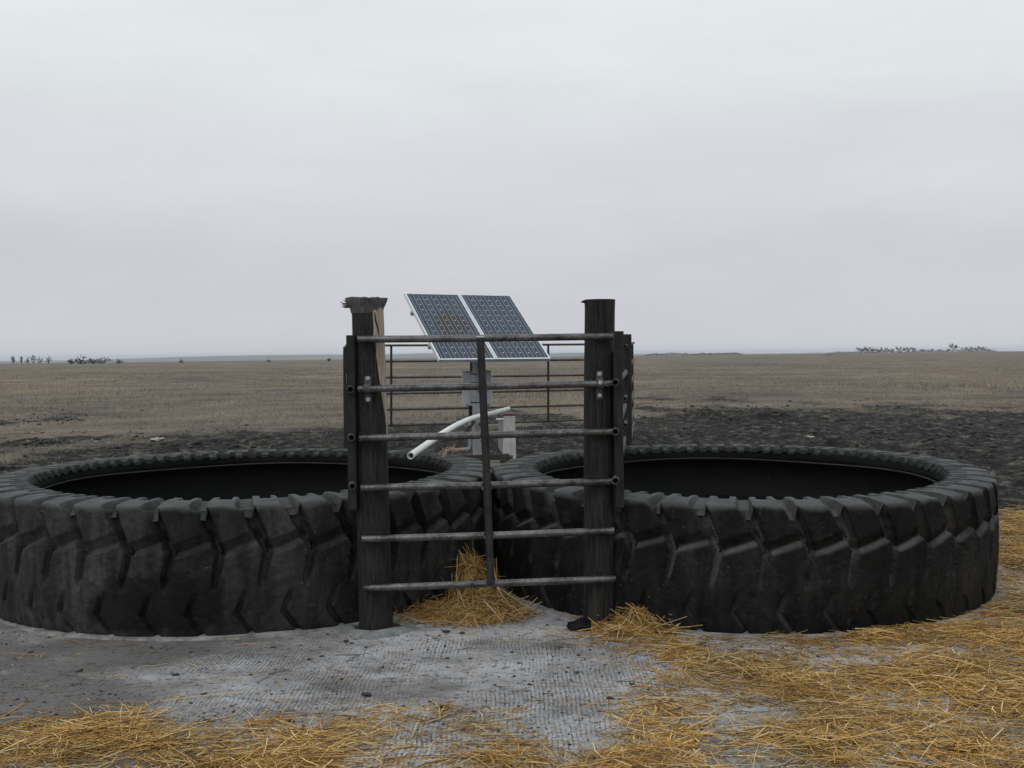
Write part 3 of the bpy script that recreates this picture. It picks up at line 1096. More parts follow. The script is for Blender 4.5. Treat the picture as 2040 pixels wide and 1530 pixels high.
# ------------------------------------------------------------------ side fences over the tyres
def fence_panel(rails, label, open_first=True, rad=RAD, posts=()):
    root_ = empty('pipe_fence', rails[0][0], label, 'fence panel', 'pipe fence panels')
    for A, B in rails:
        b2 = MB()
        b2.tube([A, A * 0.98 + B * 0.02, (A + B) / 2 + np.array([0, 0, -0.004]), B], rad, 16, inner=0.016)
        b2.build('rail', M['old_steel'], root_, True)
    for A, B in posts:
        b2 = MB()
        b2.tube([A, B], rad * 1.05, 12)
        b2.build('upright', M['dark_steel'], root_, True)
    return root_


fence_panel([(at(1226, 762, 6.0), at(1246.5, 743, 9.45)), (at(1226, 860, 6.0), at(1245, 808, 9.45)), (at(1226, 958, 6.0), at(1243.5, 873, 9.45))],
            'three pipe fence panel running over the straw banked tyre from the flat topped post')
fence_panel([(at(698, 776, 5.97), at(694, 747, 9.45)), (at(700, 872, 5.97), at(699, 812, 9.45)), (at(702, 969, 5.97), at(700, 877, 9.45))],
            'three pipe fence panel running over the rope draped tyre from the split post')
yr_ = [683, 716, 748, 780, 812, 841]
fence_panel([(np.array([*at(1245, 689 + 52 * i, 11.4)[:2], at(1245, 689 + 52.5 * i, 11.4)[2]]), at(1262.5, yr_[i], 19.5)) for i in range(6)],
            'six pipe fence seen edge on behind the flat topped post, joining the rear fence')
L2 = [688, 720, 752, 784, 816, 847]
fence_panel([(at(693.5, 690 + 62 * i, 9.79), at(688.5, L2[i] + 2, 18.9)) for i in range(6)],
            'six pipe fence panel mostly hidden behind the split post and its board')


def backpt(x, i):
    yl, yr2 = L2[i], [686, 716.5, 747, 776.5, 807, 836.5][i]
    y = yl + (yr2 - yl) * (x - 780) / (1163 - 780)
    return at(x, y, 19.15 + (x - 690) / 565 * 1.2)


bp0 = [(backpt(688, i), backpt(1256, i)) for i in range(6)]
ups = []
for x in (780, 1092):
    off = np.array([0, -0.045, 0])
    ups.append((backpt(x, 0) + off, backpt(x, 5) + off))
fence_panel(bp0, 'long six pipe rear fence panel standing beyond the solar panels', posts=ups)

# posts and boards of the side fences


def side_post(px, ytop, Y, r_, label, mat='creosote_b'):
    t_ = at(px, ytop, Y)
    b2 = np.array([t_[0], Y, -0.1])
    t_[1] = Y
    v_, f_ = post_mesh(b2, t_, [(0, r_ * 1.04), (0.97, r_), (1, r_ * 0.97)], 28, px * 0.01, 0.006)
    o_ = link('fence_post', v_, f_, M[mat], None, True)
    mark_sharp(o_, 45)
    tag(o_, label, 'fence post', 'wooden fence posts')


side_post(1225, 660, 9.72, 0.082, 'shorter dark fence post close behind the flat topped post')
side_post(1243.5, 666, 12.0, 0.083, 'dark fence post between the shorter post and the end of the side fence')
side_post(1254, 684, 19.9, 0.075, 'thin looking corner post where the side fence meets the rear panel')
side_post(692.5, 691, 9.72, 0.042, 'dark fence post peeping out behind the split post and its board')


def board(x0, x1, y0, y1, Y, label):
    a = at((x0 + x1) / 2, y0, Y)
    b2 = at((x0 + x1) / 2 + 4, y1, Y)
    o_ = MB()
    o_.bar(b2, a, 0.10, (x1 - x0) * Y / FPX, (1, 0, 0), 0.004)
    tag(o_.build('fence_board', M['plank']), label, 'board', 'boards beside the gate posts')


board(692, 709, 668, 1014, 6.09, 'dark upright board threaded by pipe ends beside the split post')
board(1221, 1238, 700, 1010, 6.13, 'dark upright board threaded by pipe ends beside the flat topped post')

# ------------------------------------------------------------------ solar array
C = np.array([-0.3818, 11.649, 1.9286])
AZ, TI = 0.48423, 0.67011
Wd = np.array([math.cos(AZ), math.sin(AZ), 0])
Sd = np.array([-math.sin(AZ) * math.cos(TI), math.cos(AZ) * math.cos(TI), math.sin(TI)])
Nd = np.cross(Wd, Sd)
PW, PH = 0.664, 1.2
pole_x = at(949, 800, 11.75)[0]
root = empty('solar_array', (pole_x, 11.75, 0), 'pair of tilted solar panels on a grey steel pole with control box', 'solar array')
for sgn, mm in ((-1, 'cells_a'), (1, 'cells_b')):
    c_ = C + Wd * sgn * (PW / 2 + 0.003)
    hw, hh = PW / 2 - 0.018, PH / 2 - 0.018
    vs = [c_ - Wd * hw - Sd * hh, c_ + Wd * hw - Sd * hh, c_ + Wd * hw + Sd * hh, c_ - Wd * hw + Sd * hh]
    vs = [p + Nd * 0.0 for p in vs] + [p - Nd * 0.02 for p in vs]
    o = link('solar_panel', vs, [(0, 1, 2, 3), (7, 6, 5, 4), (0, 4, 5, 1), (1, 5, 6, 2), (2, 6, 7, 3), (3, 7, 4, 0)], M[mm], root)
    uvl = o.data.uv_layers.new(name="UVMap")
    for li, uvv in enumerate([(0, 0), (1, 0), (1, 1), (0, 1)]):
        uvl.data[li].uv = uvv
    o['label'] = 'solar panel with a brown stain across its cells' if sgn < 0 else 'clean solar panel'
    b_ = MB()
    ax = np.array([Wd, Sd, Nd])
    for s2 in (-1, 1):
        b_.box(c_ + Wd * s2 * (PW / 2 - 0.010) - Nd * 0.014, (0.020, PH, 0.040), ax, 0.002)
        b_.box(c_ + Sd * s2 * (PH / 2 - 0.010) - Nd * 0.0145, (PW - 0.0405, 0.020, 0.039), ax, 0.002)
    b_.build('panel_frame', M['alu'], o)
b_ = MB()
for s2 in (-0.30, 0.30):
    b_.bar(C + Sd * s2 - Wd * 0.672 - Nd * 0.06, C + Sd * s2 + Wd * 0.655 - Nd * 0.06, 0.035, 0.04, tuple(Nd))
for s2 in (-0.2, 0.2):
    b_.bar(C + Wd * s2 - Sd * 0.45 - Nd * 0.102, C + Wd * s2 + Sd * 0.45 - Nd * 0.102, 0.04, 0.04, tuple(Nd))
b_.build('mounting_rack', M['galv'], root)
PY = 11.80
b_ = MB()
b_.tube([(pole_x + 0.012, PY, 0.30), (pole_x, PY, 1.76)], 0.058, 24)
b_.build('pole', M['galv'], root, True)
bx0, bx1 = at(921, 774, 11.95), at(980, 774, 11.95)
zt_, zb_ = at(950, 743, 11.93)[2], at(950, 805, 11.93)[2]
b_ = MB()
b_.box(((bx0[0] + bx1[0]) / 2, 11.945, (zt_ + zb_) / 2), (bx1[0] - bx0[0], 0.15, zt_ - zb_), None, 0.008)
bo = b_.build('control_box', M['box'], root)
b_ = MB()
b_.box(((bx0[0] + bx1[0]) / 2, 11.875, zt_ + 0.012), (bx1[0] - bx0[0] - 0.01, 0.012, 0.034), None, 0.003)
b_.build('flange', M['box'], bo)
b_ = MB()
b_.box(((bx0[0] + bx1[0]) / 2, 11.875, zb_ - 0.010), (bx1[0] - bx0[0] - 0.02, 0.012, 0.030), None, 0.003)
b_.build('flange', M['box'], bo)
for px_ in (931, 973):
    for zz_ in (zt_ + 0.014, zb_ - 0.010):
        b_ = MB()
        X = at(px_, 774, 11.87)[0]
        b_.box((X, 11.868, zz_), (0.030, 0.008, 0.010), None, 0.002)
        b_.build('slot', M['liner'], bo)
for y_ in (745, 762, 801):
    z_ = at(949, y_, PY)[2]
    b_ = MB()
    b_.tube([(pole_x + 0.066 * math.cos(a_), PY + 0.066 * math.sin(a_), z_) for a_ in np.linspace(0, 2 * PI, 25)], 0.0055, 6, caps=False)
    b_.build('clamp', M['dark_steel'], root, True)
b_ = MB()
b_.tube([at(938, 716, 11.76), at(938, 742, 11.76)], 0.010, 8)
b_.build('cable', M['dark_steel'], root, True)
b_ = MB()
b_.tube([at(937, 808, 11.80), at(937, 838, 11.80)], 0.020, 10)
b_.build('cable', M['dark_steel'], root, True)
b_ = MB()
b_.tube([at(936, 834, 11.68), at(936, 886, 11.68), at(934, 893, 11.68), at(928, 895, 11.66), at(902, 897, 11.3)], 0.019, 10)
b_.build('conduit', M['galv'], root, True)
for A, B in ((at(956, 842, 11.70), at(1003, 914, 11.55)), (at(944, 838, 11.70), at(908, 893, 11.55))):
    b_ = MB()
    b_.bar(A, B, 0.045, 0.018, (0, -1, 0))
    b_.build('brace', M['rust'], root)
b_ = MB()
b_.bar(at(905, 913, 11.5), at(1015, 909.5, 11.5), 0.07, 0.062, (0, 0, 1), 0.004)
b_.bar(at(1002, 915, 11.42), at(1016, 912, 12.1), 0.07, 0.06, (0, 0, 1), 0.004)
b_.build('base_frame', M['rust'], root)
fz = at(980, 919, 11.5)[2] - 0.012
b_ = MB()
b_.box((-0.33, 11.72, fz / 2 - 0.05), (0.56, 0.74, fz + 0.1), None, 0.02)
tag(b_.build('concrete_footing', M['footing']), 'tan concrete footing block under the solar pole, behind the tyre gap', 'concrete block')

# ------------------------------------------------------------------ standpipe, white post
wt = at(1014.5, 825, 12.6)
root = empty('white_post', (wt[0], 12.6, 0), 'square whitewashed wooden post with a red top under the white pipe end', 'post')
b_ = MB()
v = []
for z_, hw in ((-0.1, 0.079), (0.55, 0.077), (0.60, 0.073), (wt[2] - 0.018, 0.070)):
    v += [(wt[0] - hw, 12.6 - hw, z_), (wt[0] + hw, 12.6 - hw, z_), (wt[0] + hw, 12.6 + hw, z_), (wt[0] - hw, 12.6 + hw, z_)]
f = [(i * 4 + k, i * 4 + (k + 1) % 4, (i + 1) * 4 + (k + 1) % 4, (i + 1) * 4 + k) for i in range(3) for k in range(4)] + [(12, 13, 14, 15)]
b_.add(v, f)
b_.build('shaft', M['whitewood'], root)
b_ = MB()
b_.box((wt[0], 12.6, wt[2] - 0.004), (0.144, 0.144, 0.026), None, 0.004)
b_.build('red_top', M['red'], root)
gt = at(997.5, 836, 12.86)
root = empty('grey_post', (gt[0], 12.86, 0), 'slim grey metal post with a flat cap behind the white post', 'post')
b_ = MB()
b_.box((gt[0] + 0.005, 12.86, gt[2] / 2 - 0.05), (0.075, 0.06, gt[2] + 0.1), None, 0.004)
b_.build('shaft', M['galv'], root)
b_ = MB()
b_.box((gt[0], 12.86, gt[2] + 0.004), (0.11, 0.09, 0.018), None, 0.004)
b_.build('cap', M['alu'], root)

cp = [at(818, 908, 8.0), at(845, 889, 8.5), at(880, 865, 9.25), at(912, 846, 10.0), at(945, 832, 10.9), at(985, 822, 11.9), at(1013, 814.5, 12.6)]
cp = np.array(cp)
tt = np.linspace(0, len(cp) - 1, 40)
Pp = []
for t in tt:
    i = min(int(t), len(cp) - 2)
    p0, p1, p2, p3 = cp[max(i - 1, 0)], cp[i], cp[i + 1], cp[min(i + 2, len(cp) - 1)]
    s = t - i
    Pp.append(0.5 * ((2 * p1) + (-p0 + p2) * s + (2 * p0 - 5 * p1 + 4 * p2 - p3) * s * s + (-p0 + 3 * p1 - 3 * p2 + p3) * s ** 3))
b_ = MB()
b_.tube(Pp, 0.0275, 20, inner=0.0215)
tag(b_.build('white_pipe', M['pvc'], None, True), 'bowed white plastic pipe reaching from the white post over the tyre tank', 'water pipe')

# frayed rope on the rim
root = empty('frayed_rope', at(895, 905, 8.55), 'frayed brown rope and straw tangled over the tyre rim below the white pipe', 'rope')
b_ = MB()
for k in range(26):
    a0 = at(880 + random.uniform(0, 32), 900 + random.uniform(-6, 2), 8.5 + random.uniform(-0.08, 0.08))
    a0[2] = 0.80 + random.uniform(0, 0.04)
    d = np.array([random.uniform(-0.07, 0.09), random.uniform(-0.08, 0.08), random.uniform(-0.02, 0.05)])
    b_.tube([a0, a0 + d * 0.5 + np.array([0, 0, 0.012]), a0 + d], [0.004, 0.005, 0.002], 5)
b_.build('tangle', M['rope'], root, True)
b_ = MB()
b_.tube([at(902, 893, 8.5), at(890, 899, 8.45), at(884, 908, 8.42), at(879, 917, 8.4), at(877, 922, 8.4)], [0.008, 0.014, 0.016, 0.020, 0.006], 8)
b_.build('rope_end', M['rope'], root, True)
b_ = MB()
for dx in (0, 2.6):
    b_.tube([at(886 + dx, 902, 8.42), at(886.5 + dx, 915, 8.40), at(886 + dx, 930, 8.39)], 0.0028, 5)
b_.build('strand', M['rope'], root, True)

# ------------------------------------------------------------------ straw
def stalks(P, ang, tilt, ln, wd, bend):
    """numpy build of bent three sided stalks"""
    n = len(P)
    d = np.stack([np.cos(ang) * np.cos(tilt), np.sin(ang) * np.cos(tilt), np.sin(tilt)], 1)
    s_ = np.stack([-np.sin(ang), np.cos(ang), np.zeros(n)], 1)
    u_ = np.cross(d, s_)
    rows = []
    for f_, bw in ((-0.5, 0.8), (0.0, 1.0), (0.5, 0.7)):
        c_ = P + d * (f_ * ln)[:, None] + (s_ * bend[:, 0:1] + u_ * bend[:, 1:2]) * ((0.25 - f_ * f_) * 4)
        for k in range(3):
            t = 2 * PI * k / 3 + 0.5
            rows.append(c_ + (s_ * math.cos(t) + u_ * math.sin(t)) * (wd * bw)[:, None])
    V = np.stack(rows, 1).reshape(-1, 3)
    f_ = []
    for i in range(2):
        for k in range(3):
            f_.append((i * 3 + k, i * 3 + (k + 1) % 3, (i + 1) * 3 + (k + 1) % 3, (i + 1) * 3 + k))
    F_ = (np.arange(n)[:, None, None] * 9 + np.array(f_)[None]).reshape(-1, 4)
    return V, F_


BL = [(120, 1485, 330, 52, 1.2), (480, 1500, 300, 52, 1.0), (850, 1425, 130, 22, 0.35), (820, 1475, 260, 36, 0.5), (1000, 1525, 500, 24, 0.9), (1330, 1440, 120, 50, 0.55),
      (1500, 1285, 240, 30, 0.55), (1470, 1345, 180, 34, 0.75), (1930, 1400, 330, 130, 1.25), (1700, 1490, 380, 55, 1.1), (2035, 1140, 75, 240, 1.3),
      (1820, 1250, 260, 40, 1.0), (1270, 1262, 90, 22, 0.7), (1330, 1300, 120, 25, 0.25), (1650, 1395, 200, 34, 0.5),
      (1560, 1418, 110, 18, -0.5), (1720, 1318, 110, 18, -0.5), (700, 1505, 150, 18, -0.3), (1180, 1455, 110, 40, -0.25), (1900, 1300, 70, 16, -0.35)]


def straw_density(P):
    px, py = proj(P)
    px = np.clip(px, -60, 2100)
    py = np.clip(py, 900, 1545)
    d = 0.014 + 0.0 * px
    for cx, cy, rx, ry, a in BL:
        d = d + a * np.exp(-np.maximum(((px - cx) / rx) ** 2 + ((py - cy) / ry) ** 2 - 0.25, 0) * 1.3)
    return d


n = 700000
X = rng.uniform(-4.2, 6.6, n)
Yc = rng.uniform(3.3, 12.0, n)
P = np.stack([X, Yc, np.zeros(n)], 1)
d = straw_density(P) * (0.36 + 1.6 * sstep(-0.30, 0.55, fbm(X * 2.3, Yc * 2.3, 141, 5, 0.65)))
d = np.where((Yc > 6.3) & (X < 1.0), 0, d)
d = np.where((Yc > 11.0 + 1.2 * fbm(X * 1.1, Yc, 143, 3)), 0, d)
d = np.where((Yc > 7.0) & (X < 3.9), d * sstep(2.6, 3.2, X), d)
for cx, cy, Ro, _ in TY:
    d = np.where(np.hypot(X - cx, Yc - cy) < Ro + 0.02, 0, d)
keep = rng.uniform(0, 1, n) < d * 0.26 * np.where(Yc > 7, 0.8, 1.0)
P = P[keep]
dd = d[keep]
k = len(P)
gz = ground_z(P[:, 0], P[:, 1])
base = np.where(on_slab(P[:, 0], P[:, 1]) > 0, 0.0, gz)
P[:, 2] = base + 0.004 + rng.uniform(0, 1, k) ** 1.6 * 0.030 * np.clip(dd, 0, 1.4)
ln = np.clip(rng.lognormal(-2.15, 0.6, k), 0.02, 0.40)
V, Fq = stalks(P, rng.normal(0.15, 0.95, k) + PI * rng.integers(0, 2, k), rng.normal(0, 0.09, k) * np.clip(dd, 0.3, 1), ln, np.clip(rng.lognormal(-6.38, 0.35, k), 0.0010, 0.0036) * np.where(dd < 0.15, 0.65, 1.0),
               rng.normal(0, 1, (k, 2)) * np.stack([ln * 0.06, ln * 0.03], 1))
tag(link('straw', V, Fq, M['straw']), kind='stuff')
print('straw stalks', k)
# fine chaff
keep2 = rng.uniform(0, 1, n) < d * 0.26
P = np.stack([X, Yc, np.zeros(n)], 1)[keep2]
k = len(P)
P[:, 2] = np.where(on_slab(P[:, 0], P[:, 1]) > 0, 0.0, ground_z(P[:, 0], P[:, 1])) + 0.003
V, Fq = stalks(P, rng.uniform(0, 2 * PI, k), rng.normal(0, 0.05, k), rng.uniform(0.012, 0.05, k), rng.uniform(0.001, 0.0022, k), rng.normal(0, 0.002, (k, 2)))
tag(link('chaff', V, Fq, M['straw']), kind='stuff')


def heap(name, cx, cy, rx, ry, h, count, label, spill, stand):
    """a mound core with stalks lying down its sides, one mesh"""
    def hz(x, y):
        q_ = np.hypot((x - cx) / rx, (y - cy) / ry)
        return h * np.clip(1 - q_, 0, 1) ** 0.95 * (1 + 1.3 * fbm(x * 5.5, y * 5.5, 151, 3)) + 0.002
    nx = 34
    gx_ = np.linspace(-1, 1, nx)
    GX, GY = np.meshgrid(cx + gx_ * rx, cy + gx_ * ry)
    V0 = np.stack([GX.ravel(), GY.ravel(), (hz(GX, GY) - 0.012).ravel()], 1)
    i = np.arange(nx - 1)[:, None] * nx + np.arange(nx - 1)[None]
    F0 = np.stack([i, i + 1, i + nx + 1, i + nx], -1).reshape(-1, 4)
    q_ = rng.uniform(0, 1, count) ** 0.62 * spill
    t = rng.uniform(0, 2 * PI, count)
    x = cx + q_ * rx * np.cos(t)
    y = cy + q_ * ry * np.sin(t)
    z = hz(x, y) + rng.uniform(0, 0.03, count) * np.clip(1.2 - q_, 0.1, 1)
    ang = np.where(rng.uniform(0, 1, count) < 0.25, t + rng.normal(0, 0.5, count), rng.uniform(0, 2 * PI, count))
    e = 0.02
    sl = (hz(x + e * np.cos(ang), y + e * np.sin(ang)) - hz(x - e * np.cos(ang), y - e * np.sin(ang))) / (2 * e)
    tilt = np.arctan(np.clip(sl, -1.2, 1.2)) * 0.9 + rng.normal(0, 0.16 + stand, count)
    ln_ = np.clip(rng.lognormal(-2.0, 0.45, count), 0.03, 0.34)
    z = np.maximum(z, np.abs(np.sin(tilt)) * ln_ * 0.5 * (q_ > 0.75) + 0.004)
    V1, F1 = stalks(np.stack([x, y, z], 1), ang, tilt, ln_, np.clip(rng.lognormal(-6.1, 0.35, count), 0.0013, 0.0042), rng.normal(0, 1, (count, 2)) * (ln_ * 0.05)[:, None])
    V_ = np.concatenate([V0, V1])
    F_ = np.concatenate([F0, F1 + len(V0)])
    tag(link(name, V_, F_, M['straw']), label, 'straw heap', 'straw heaps')


heap('straw_heap', -0.25, 6.80, 0.20, 0.30, 0.25, 900, 'tall straw heap wedged between the two tyres behind the gate', 1.1, 0.25)
heap('straw_heap', -0.31, 6.48, 0.37, 0.27, 0.09, 800, 'low spread of loose straw on the concrete under the gate', 1.2, 0.12)
heap('straw_heap', 0.72, 6.10, 0.24, 0.15, 0.08, 480, 'small straw pile against the foot of the flat topped post', 1.2, 0.12)

# ------------------------------------------------------------------ dung clods on the pad
def clod_mesh(seed, r_):
    import bmesh
    bm = bmesh.new()
    bmesh.ops.create_icosphere(bm, subdivisions=3, radius=r_)
    for v_ in bm.verts:
        c_ = v_.co / r_
        n_ = float(fbm(c_.x * 1.6 + seed, c_.y * 1.6 + c_.z, 161, 4, 0.65))
        v_.co = v_.co * (1 + 1.1 * n_)
        v_.co.z *= 0.35
    me = bpy.data.meshes.new('dung_clod')
    bm.to_mesh(me)
    bm.free()
    me.materials.append(M['dung'])
    return me


clods = [clod_mesh(i * 3.7, 1.0) for i in range(5)]
cl = [(690, 1278, 18), (889, 1260, 16), (920, 1262, 12), (158, 1337, 15), (890, 1312, 11), (936, 1312, 10), (730, 1386, 22), (885, 1408, 20), (282, 1422, 15), (410, 1436, 16), (405, 1383, 13),
      (380, 1300, 9), (700, 1282, 8), (1260, 1363, 11), (1215, 1392, 17), (1090, 1246, 9), (1222, 1468, 8), (582, 1438, 12), (892, 1330, 8), (975, 1410, 9), (300, 1290, 9), (640, 1308, 10),
      (500, 1345, 10), (545, 1290, 9), (60, 1300, 12), (230, 1385, 10), (1020, 1300, 8), (1150, 1340, 12), (760, 1330, 9), (820, 1295, 8), (985, 1365, 10), (350, 1345, 11)]
for i, (px_, py_, sz) in enumerate(cl):
    dr = fw + rt * (px_ - 1020) / FPX + up * (765 - py_) / FPX
    g = EYE + dr * (1.6 / -dr[2])
    r_ = sz * g[1] / FPX / 2.6
    o = bpy.data.objects.new('dung_clod', clods[i % 5])
    col.objects.link(o)
    o.location = (g[0], g[1], r_ * 0.18)
    o.scale = (r_ * random.uniform(0.8, 1.4), r_ * random.uniform(0.8, 1.4), r_ * random.uniform(0.7, 1.1))
    o.rotation_euler = (0, 0, random.uniform(0, 6))
    tag(o, 'small dark clod of dried dung lying on the grey concrete pad', 'dung clod', 'dung clods on the concrete pad')
# crumbs too many to count
n = 9000
X = rng.uniform(-3.2, 1.6, n)
Yc = rng.uniform(3.9, 6.3, n)
kp = rng.uniform(0, 1, n) < sstep(-0.05, 0.5, fbm(X * 1.3, Yc * 1.3, 171, 4, 0.6)) * 0.9 + 0.06
for cx, cy, Ro, _ in TY:
    kp &= np.hypot(X - cx, Yc - cy) > Ro + 0.03
X, Yc = X[kp], Yc[kp]
k = len(X)
oc = np.array([(1, 0, 0), (-1, 0, 0), (0, 1, 0), (0, -1, 0), (0, 0, 0.6), (0, 0, -0.3)], float)
ocf = np.array([(0, 2, 4), (2, 1, 4), (1, 3, 4), (3, 0, 4), (2, 0, 5), (1, 2, 5), (3, 1, 5), (0, 3, 5)])
sz = np.clip(rng.lognormal(-5.8, 0.6, k), 0.001, 0.010)
V = np.stack([X, Yc, sz * 0.3], 1)[:, None] + oc[None] * sz[:, None, None] * rng.uniform(0.6, 1.4, (k, 6, 1))
tag(link('dirt_crumbs', V.reshape(-1, 3), (np.arange(k)[:, None, None] * 6 + ocf[None]).reshape(-1, 3), M['dung']), kind='stuff')

# pale stones out in the dirt
for px_, py_, wpx, lab in ((312, 877, 26, 'tan dry lump of earth on the dark spoil behind the rope draped tyre'), (191, 881, 8, 'small white stone lying in the bare pasture'),
                           (1612, 871, 20, 'pale dry lump of earth in the dark mud behind the straw banked tyre'), (2000, 796, 8, 'tiny pale stone at the edge of the grass')):
    dr = fw + rt * (px_ - 1020) / FPX + up * (765 - py_) / FPX
    g = EYE + dr * (1.62 / -dr[2])
    r_ = wpx * g[1] / FPX / 2
    me = clod_mesh(px_ * 0.1, 1.0)
    me.materials.clear()
    me.materials.append(M['stone'])
    o = bpy.data.objects.new('pale_stone', me)
    col.objects.link(o)
    o.location = (g[0], g[1], float(ground_z(g[0], g[1])) + r_ * 0.2)
    o.scale = (r_, r_ * 0.8, r_ * 0.8)
    tag(o, lab, 'stone', 'pale lumps in the dirt')

# mud lumps behind the tyres
n = 36000
Yc = 9.5 + rng.uniform(0, 1, n) ** 1.5 * 26
X = rng.uniform(-0.55, 0.55, n) * Yc
kp = rng.uniform(0, 1, n) < mud_mask(X, Yc) * sstep(-0.2, 0.35, fbm(X * 0.8, Yc * 0.6, 181, 3)) * 0.8
for cx, cy, Ro, _ in TY:
    kp &= np.hypot(X - cx, Yc - cy) > Ro + 0.1
kp &= ~((X > 3.0) & (Yc < 12)) & (on_slab(X, Yc) < -0.1)
X, Yc = X[kp], Yc[kp]
k = len(X)
sz = np.clip(rng.lognormal(-3.7, 0.5, k), 0.008, 0.08)
V = np.stack([X, Yc, ground_z(X, Yc) + sz * 0.15], 1)[:, None] + oc[None] * sz[:, None, None] * rng.uniform(0.5, 1.5, (k, 6, 1))
tag(link('mud_lumps', V.reshape(-1, 3), (np.arange(k)[:, None, None] * 6 + ocf[None]).reshape(-1, 3), M['hole']), kind='stuff')

# ------------------------------------------------------------------ pasture grass
n = 340000
Yc = 11.0 + 210 * rng.uniform(0, 1, n) ** 2.1
X = rng.uniform(-0.56, 0.56, n) * Yc
kp = rng.uniform(0, 1, n) < (1.05 - mud_mask(X, Yc)) ** 1.2 * (0.25 + 1.1 * sstep(-0.3, 0.4, fbm(X * 0.35, Yc * 0.2, 191, 4, 0.6)))
kp &= rng.uniform(0, 1, n) < sstep(215, 60, Yc)
kp &= (on_slab(X, Yc) < -0.3) & ~((X > 3.0) & (Yc < 12.5))
X, Yc = X[kp], Yc[kp]
k = len(X)
gz = ground_z(X, Yc)
tall = sstep(0.15, 0.5, fbm(X * 0.12, Yc * 0.06, 195, 3)) * sstep(22, 45, Yc)
hgt = rng.uniform(0.02, 0.08, k) * (1 + 1.6 * tall) * (0.8 + 0.6 * sstep(15, 50, Yc))
wd = rng.uniform(0.002, 0.006, k) * (1 + Yc / 30)
a_ = rng.uniform(0, 2 * PI, k)
lean = rng.normal(0, 1, (k, 2)) * (hgt * 0.9)[:, None]
B0 = np.stack([X - wd * np.cos(a_), Yc - wd * np.sin(a_), gz - 0.01], 1)
B1 = np.stack([X + wd * np.cos(a_), Yc + wd * np.sin(a_), gz - 0.01], 1)
Tp = np.stack([X + lean[:, 0], Yc + lean[:, 1], gz + hgt], 1)
V = np.stack([B0, B1, Tp], 1).reshape(-1, 3)
tag(link('grass', V, np.arange(3 * k).reshape(-1, 3), M['grass']), kind='stuff')
print('grass blades', k)

# ------------------------------------------------------------------ far trees and shrubs
def tree_parts(h, spread, seed, trunk_frac, nb, twig, shrub=False):
    rr = random.Random(seed)
    tk = MB()
    tips = []
    tr = 0.030 * h
    if not shrub:
        tk.tube([(0, 0, -1.0), (0.01 * h, 0, trunk_frac * h * 0.5), (0.02 * h, 0, trunk_frac * h)], [tr * 1.2, tr, tr * 0.8], 6)
    base = np.array([0.02 * h, 0, trunk_frac * h]) if not shrub else np.array([0, 0, -0.1])
    for i in range(nb):
        an = 2 * PI * i / nb + rr.uniform(-0.4, 0.4)
        el = rr.uniform(0.35, 1.35)
        ln_ = h * (1 - trunk_frac) * rr.uniform(0.65, 1.0)
        d_ = np.array([math.cos(an) * math.cos(el) * spread, math.sin(an) * math.cos(el) * spread, math.sin(el)])
        p1 = base + d_ * ln_ * 0.5
        p2 = base + d_ * ln_ + np.array([0, 0, 0.05 * h])
        tk.tube([base, p1, p2], [tr * 0.55, tr * 0.35, tr * 0.12], 4)
        for _ in range(3):
            tips.append((base + d_ * ln_ * rr.uniform(0.2 if shrub else 0.35, 1.0), d_))
    cw = MB()
    for p, d_ in tips:
        for _ in range(twig):
            v_ = np.array([rr.gauss(0, 1), rr.gauss(0, 1), rr.gauss(0.35, 0.8)])
            v_ = v_ / np.linalg.norm(v_) + d_ * 0.5
            e_ = p + v_ * h * rr.uniform(0.05, 0.13 if shrub else 0.18)
            s2 = np.cross(v_, np.array([rr.gauss(0, 1), rr.gauss(0, 1), rr.gauss(0, 1)]))
            s2 = s2 / (np.linalg.norm(s2) + 1e-6) * h * rr.uniform(0.010, 0.028)
            cw.add([p - s2, p + s2, e_ + s2 * 0.3, e_ - s2 * 0.3], [(0, 1, 2, 3)])
    return tk, cw


def far_tree(px_, ytop, Y, spread, seed, label, group, name='bare_tree', trunk_frac=0.22, nb=9, twig=10, mat='twigs', shrub=False, cat='tree'):
    X_ = at(px_, 705, Y)[0]
    gz_ = float(ground_z(X_, Y))
    h = at(px_, ytop, Y)[2] - gz_
    r_ = empty(name, (X_, Y, gz_), label, cat, group)
    tk, cw = tree_parts(h, spread, seed, trunk_frac, nb, twig, shrub)
    for mb, nm, mt in ((tk, 'stem' if shrub else 'trunk', M['bark']), (cw, 'crown', M[mat])):
        o_ = link(nm, [p + np.array([X_, Y, gz_]) for p in mb.v], mb.f, mt, r_)
    return r_


GR = 'bare trees of the far grove'
grove = [(1714, 692, 'first sparse bare tree at the low end of the far grove'), (1727, 690, 'bare tree second from the low end of the far grove'),
         (1738, 691, 'round bare tree just past the low end of the far grove'), (1752, 693, 'small bare tree in the dense front of the far grove'),
         (1764, 692, 'bare tree in the far grove before its tallest front crown'), (1777, 694, 'low bushy bare tree in the far grove'),
         (1792, 689, 'peaked bare tree, tallest in the front half of the far grove'), (1806, 691, 'broad bare tree right after the peaked one in the far grove'),
         (1820, 692, 'bare tree in the far grove before a thin stretch'), (1838, 694, 'thin bare tree in the thin stretch of the far grove'),
         (1855, 694, 'bare tree in the far grove standing over low scrub'), (1872, 695, 'lowest bare tree of the far grove'),
         (1888, 694, 'slim bare tree under the tall open tree'), (1899, 684, 'tall open bare tree rising above the rest of the far grove'),
         (1918, 692, 'bare tree just past the tall open tree of the far grove'), (1930, 690, 'twin topped bare tree past the tall open tree'),
         (1946, 689, 'dense bare tree near the tail of the far grove'), (1957, 690, 'narrow bare tree beside the dense tail tree'),
         (1970, 694, 'last low dark tree at the tail of the far grove')]
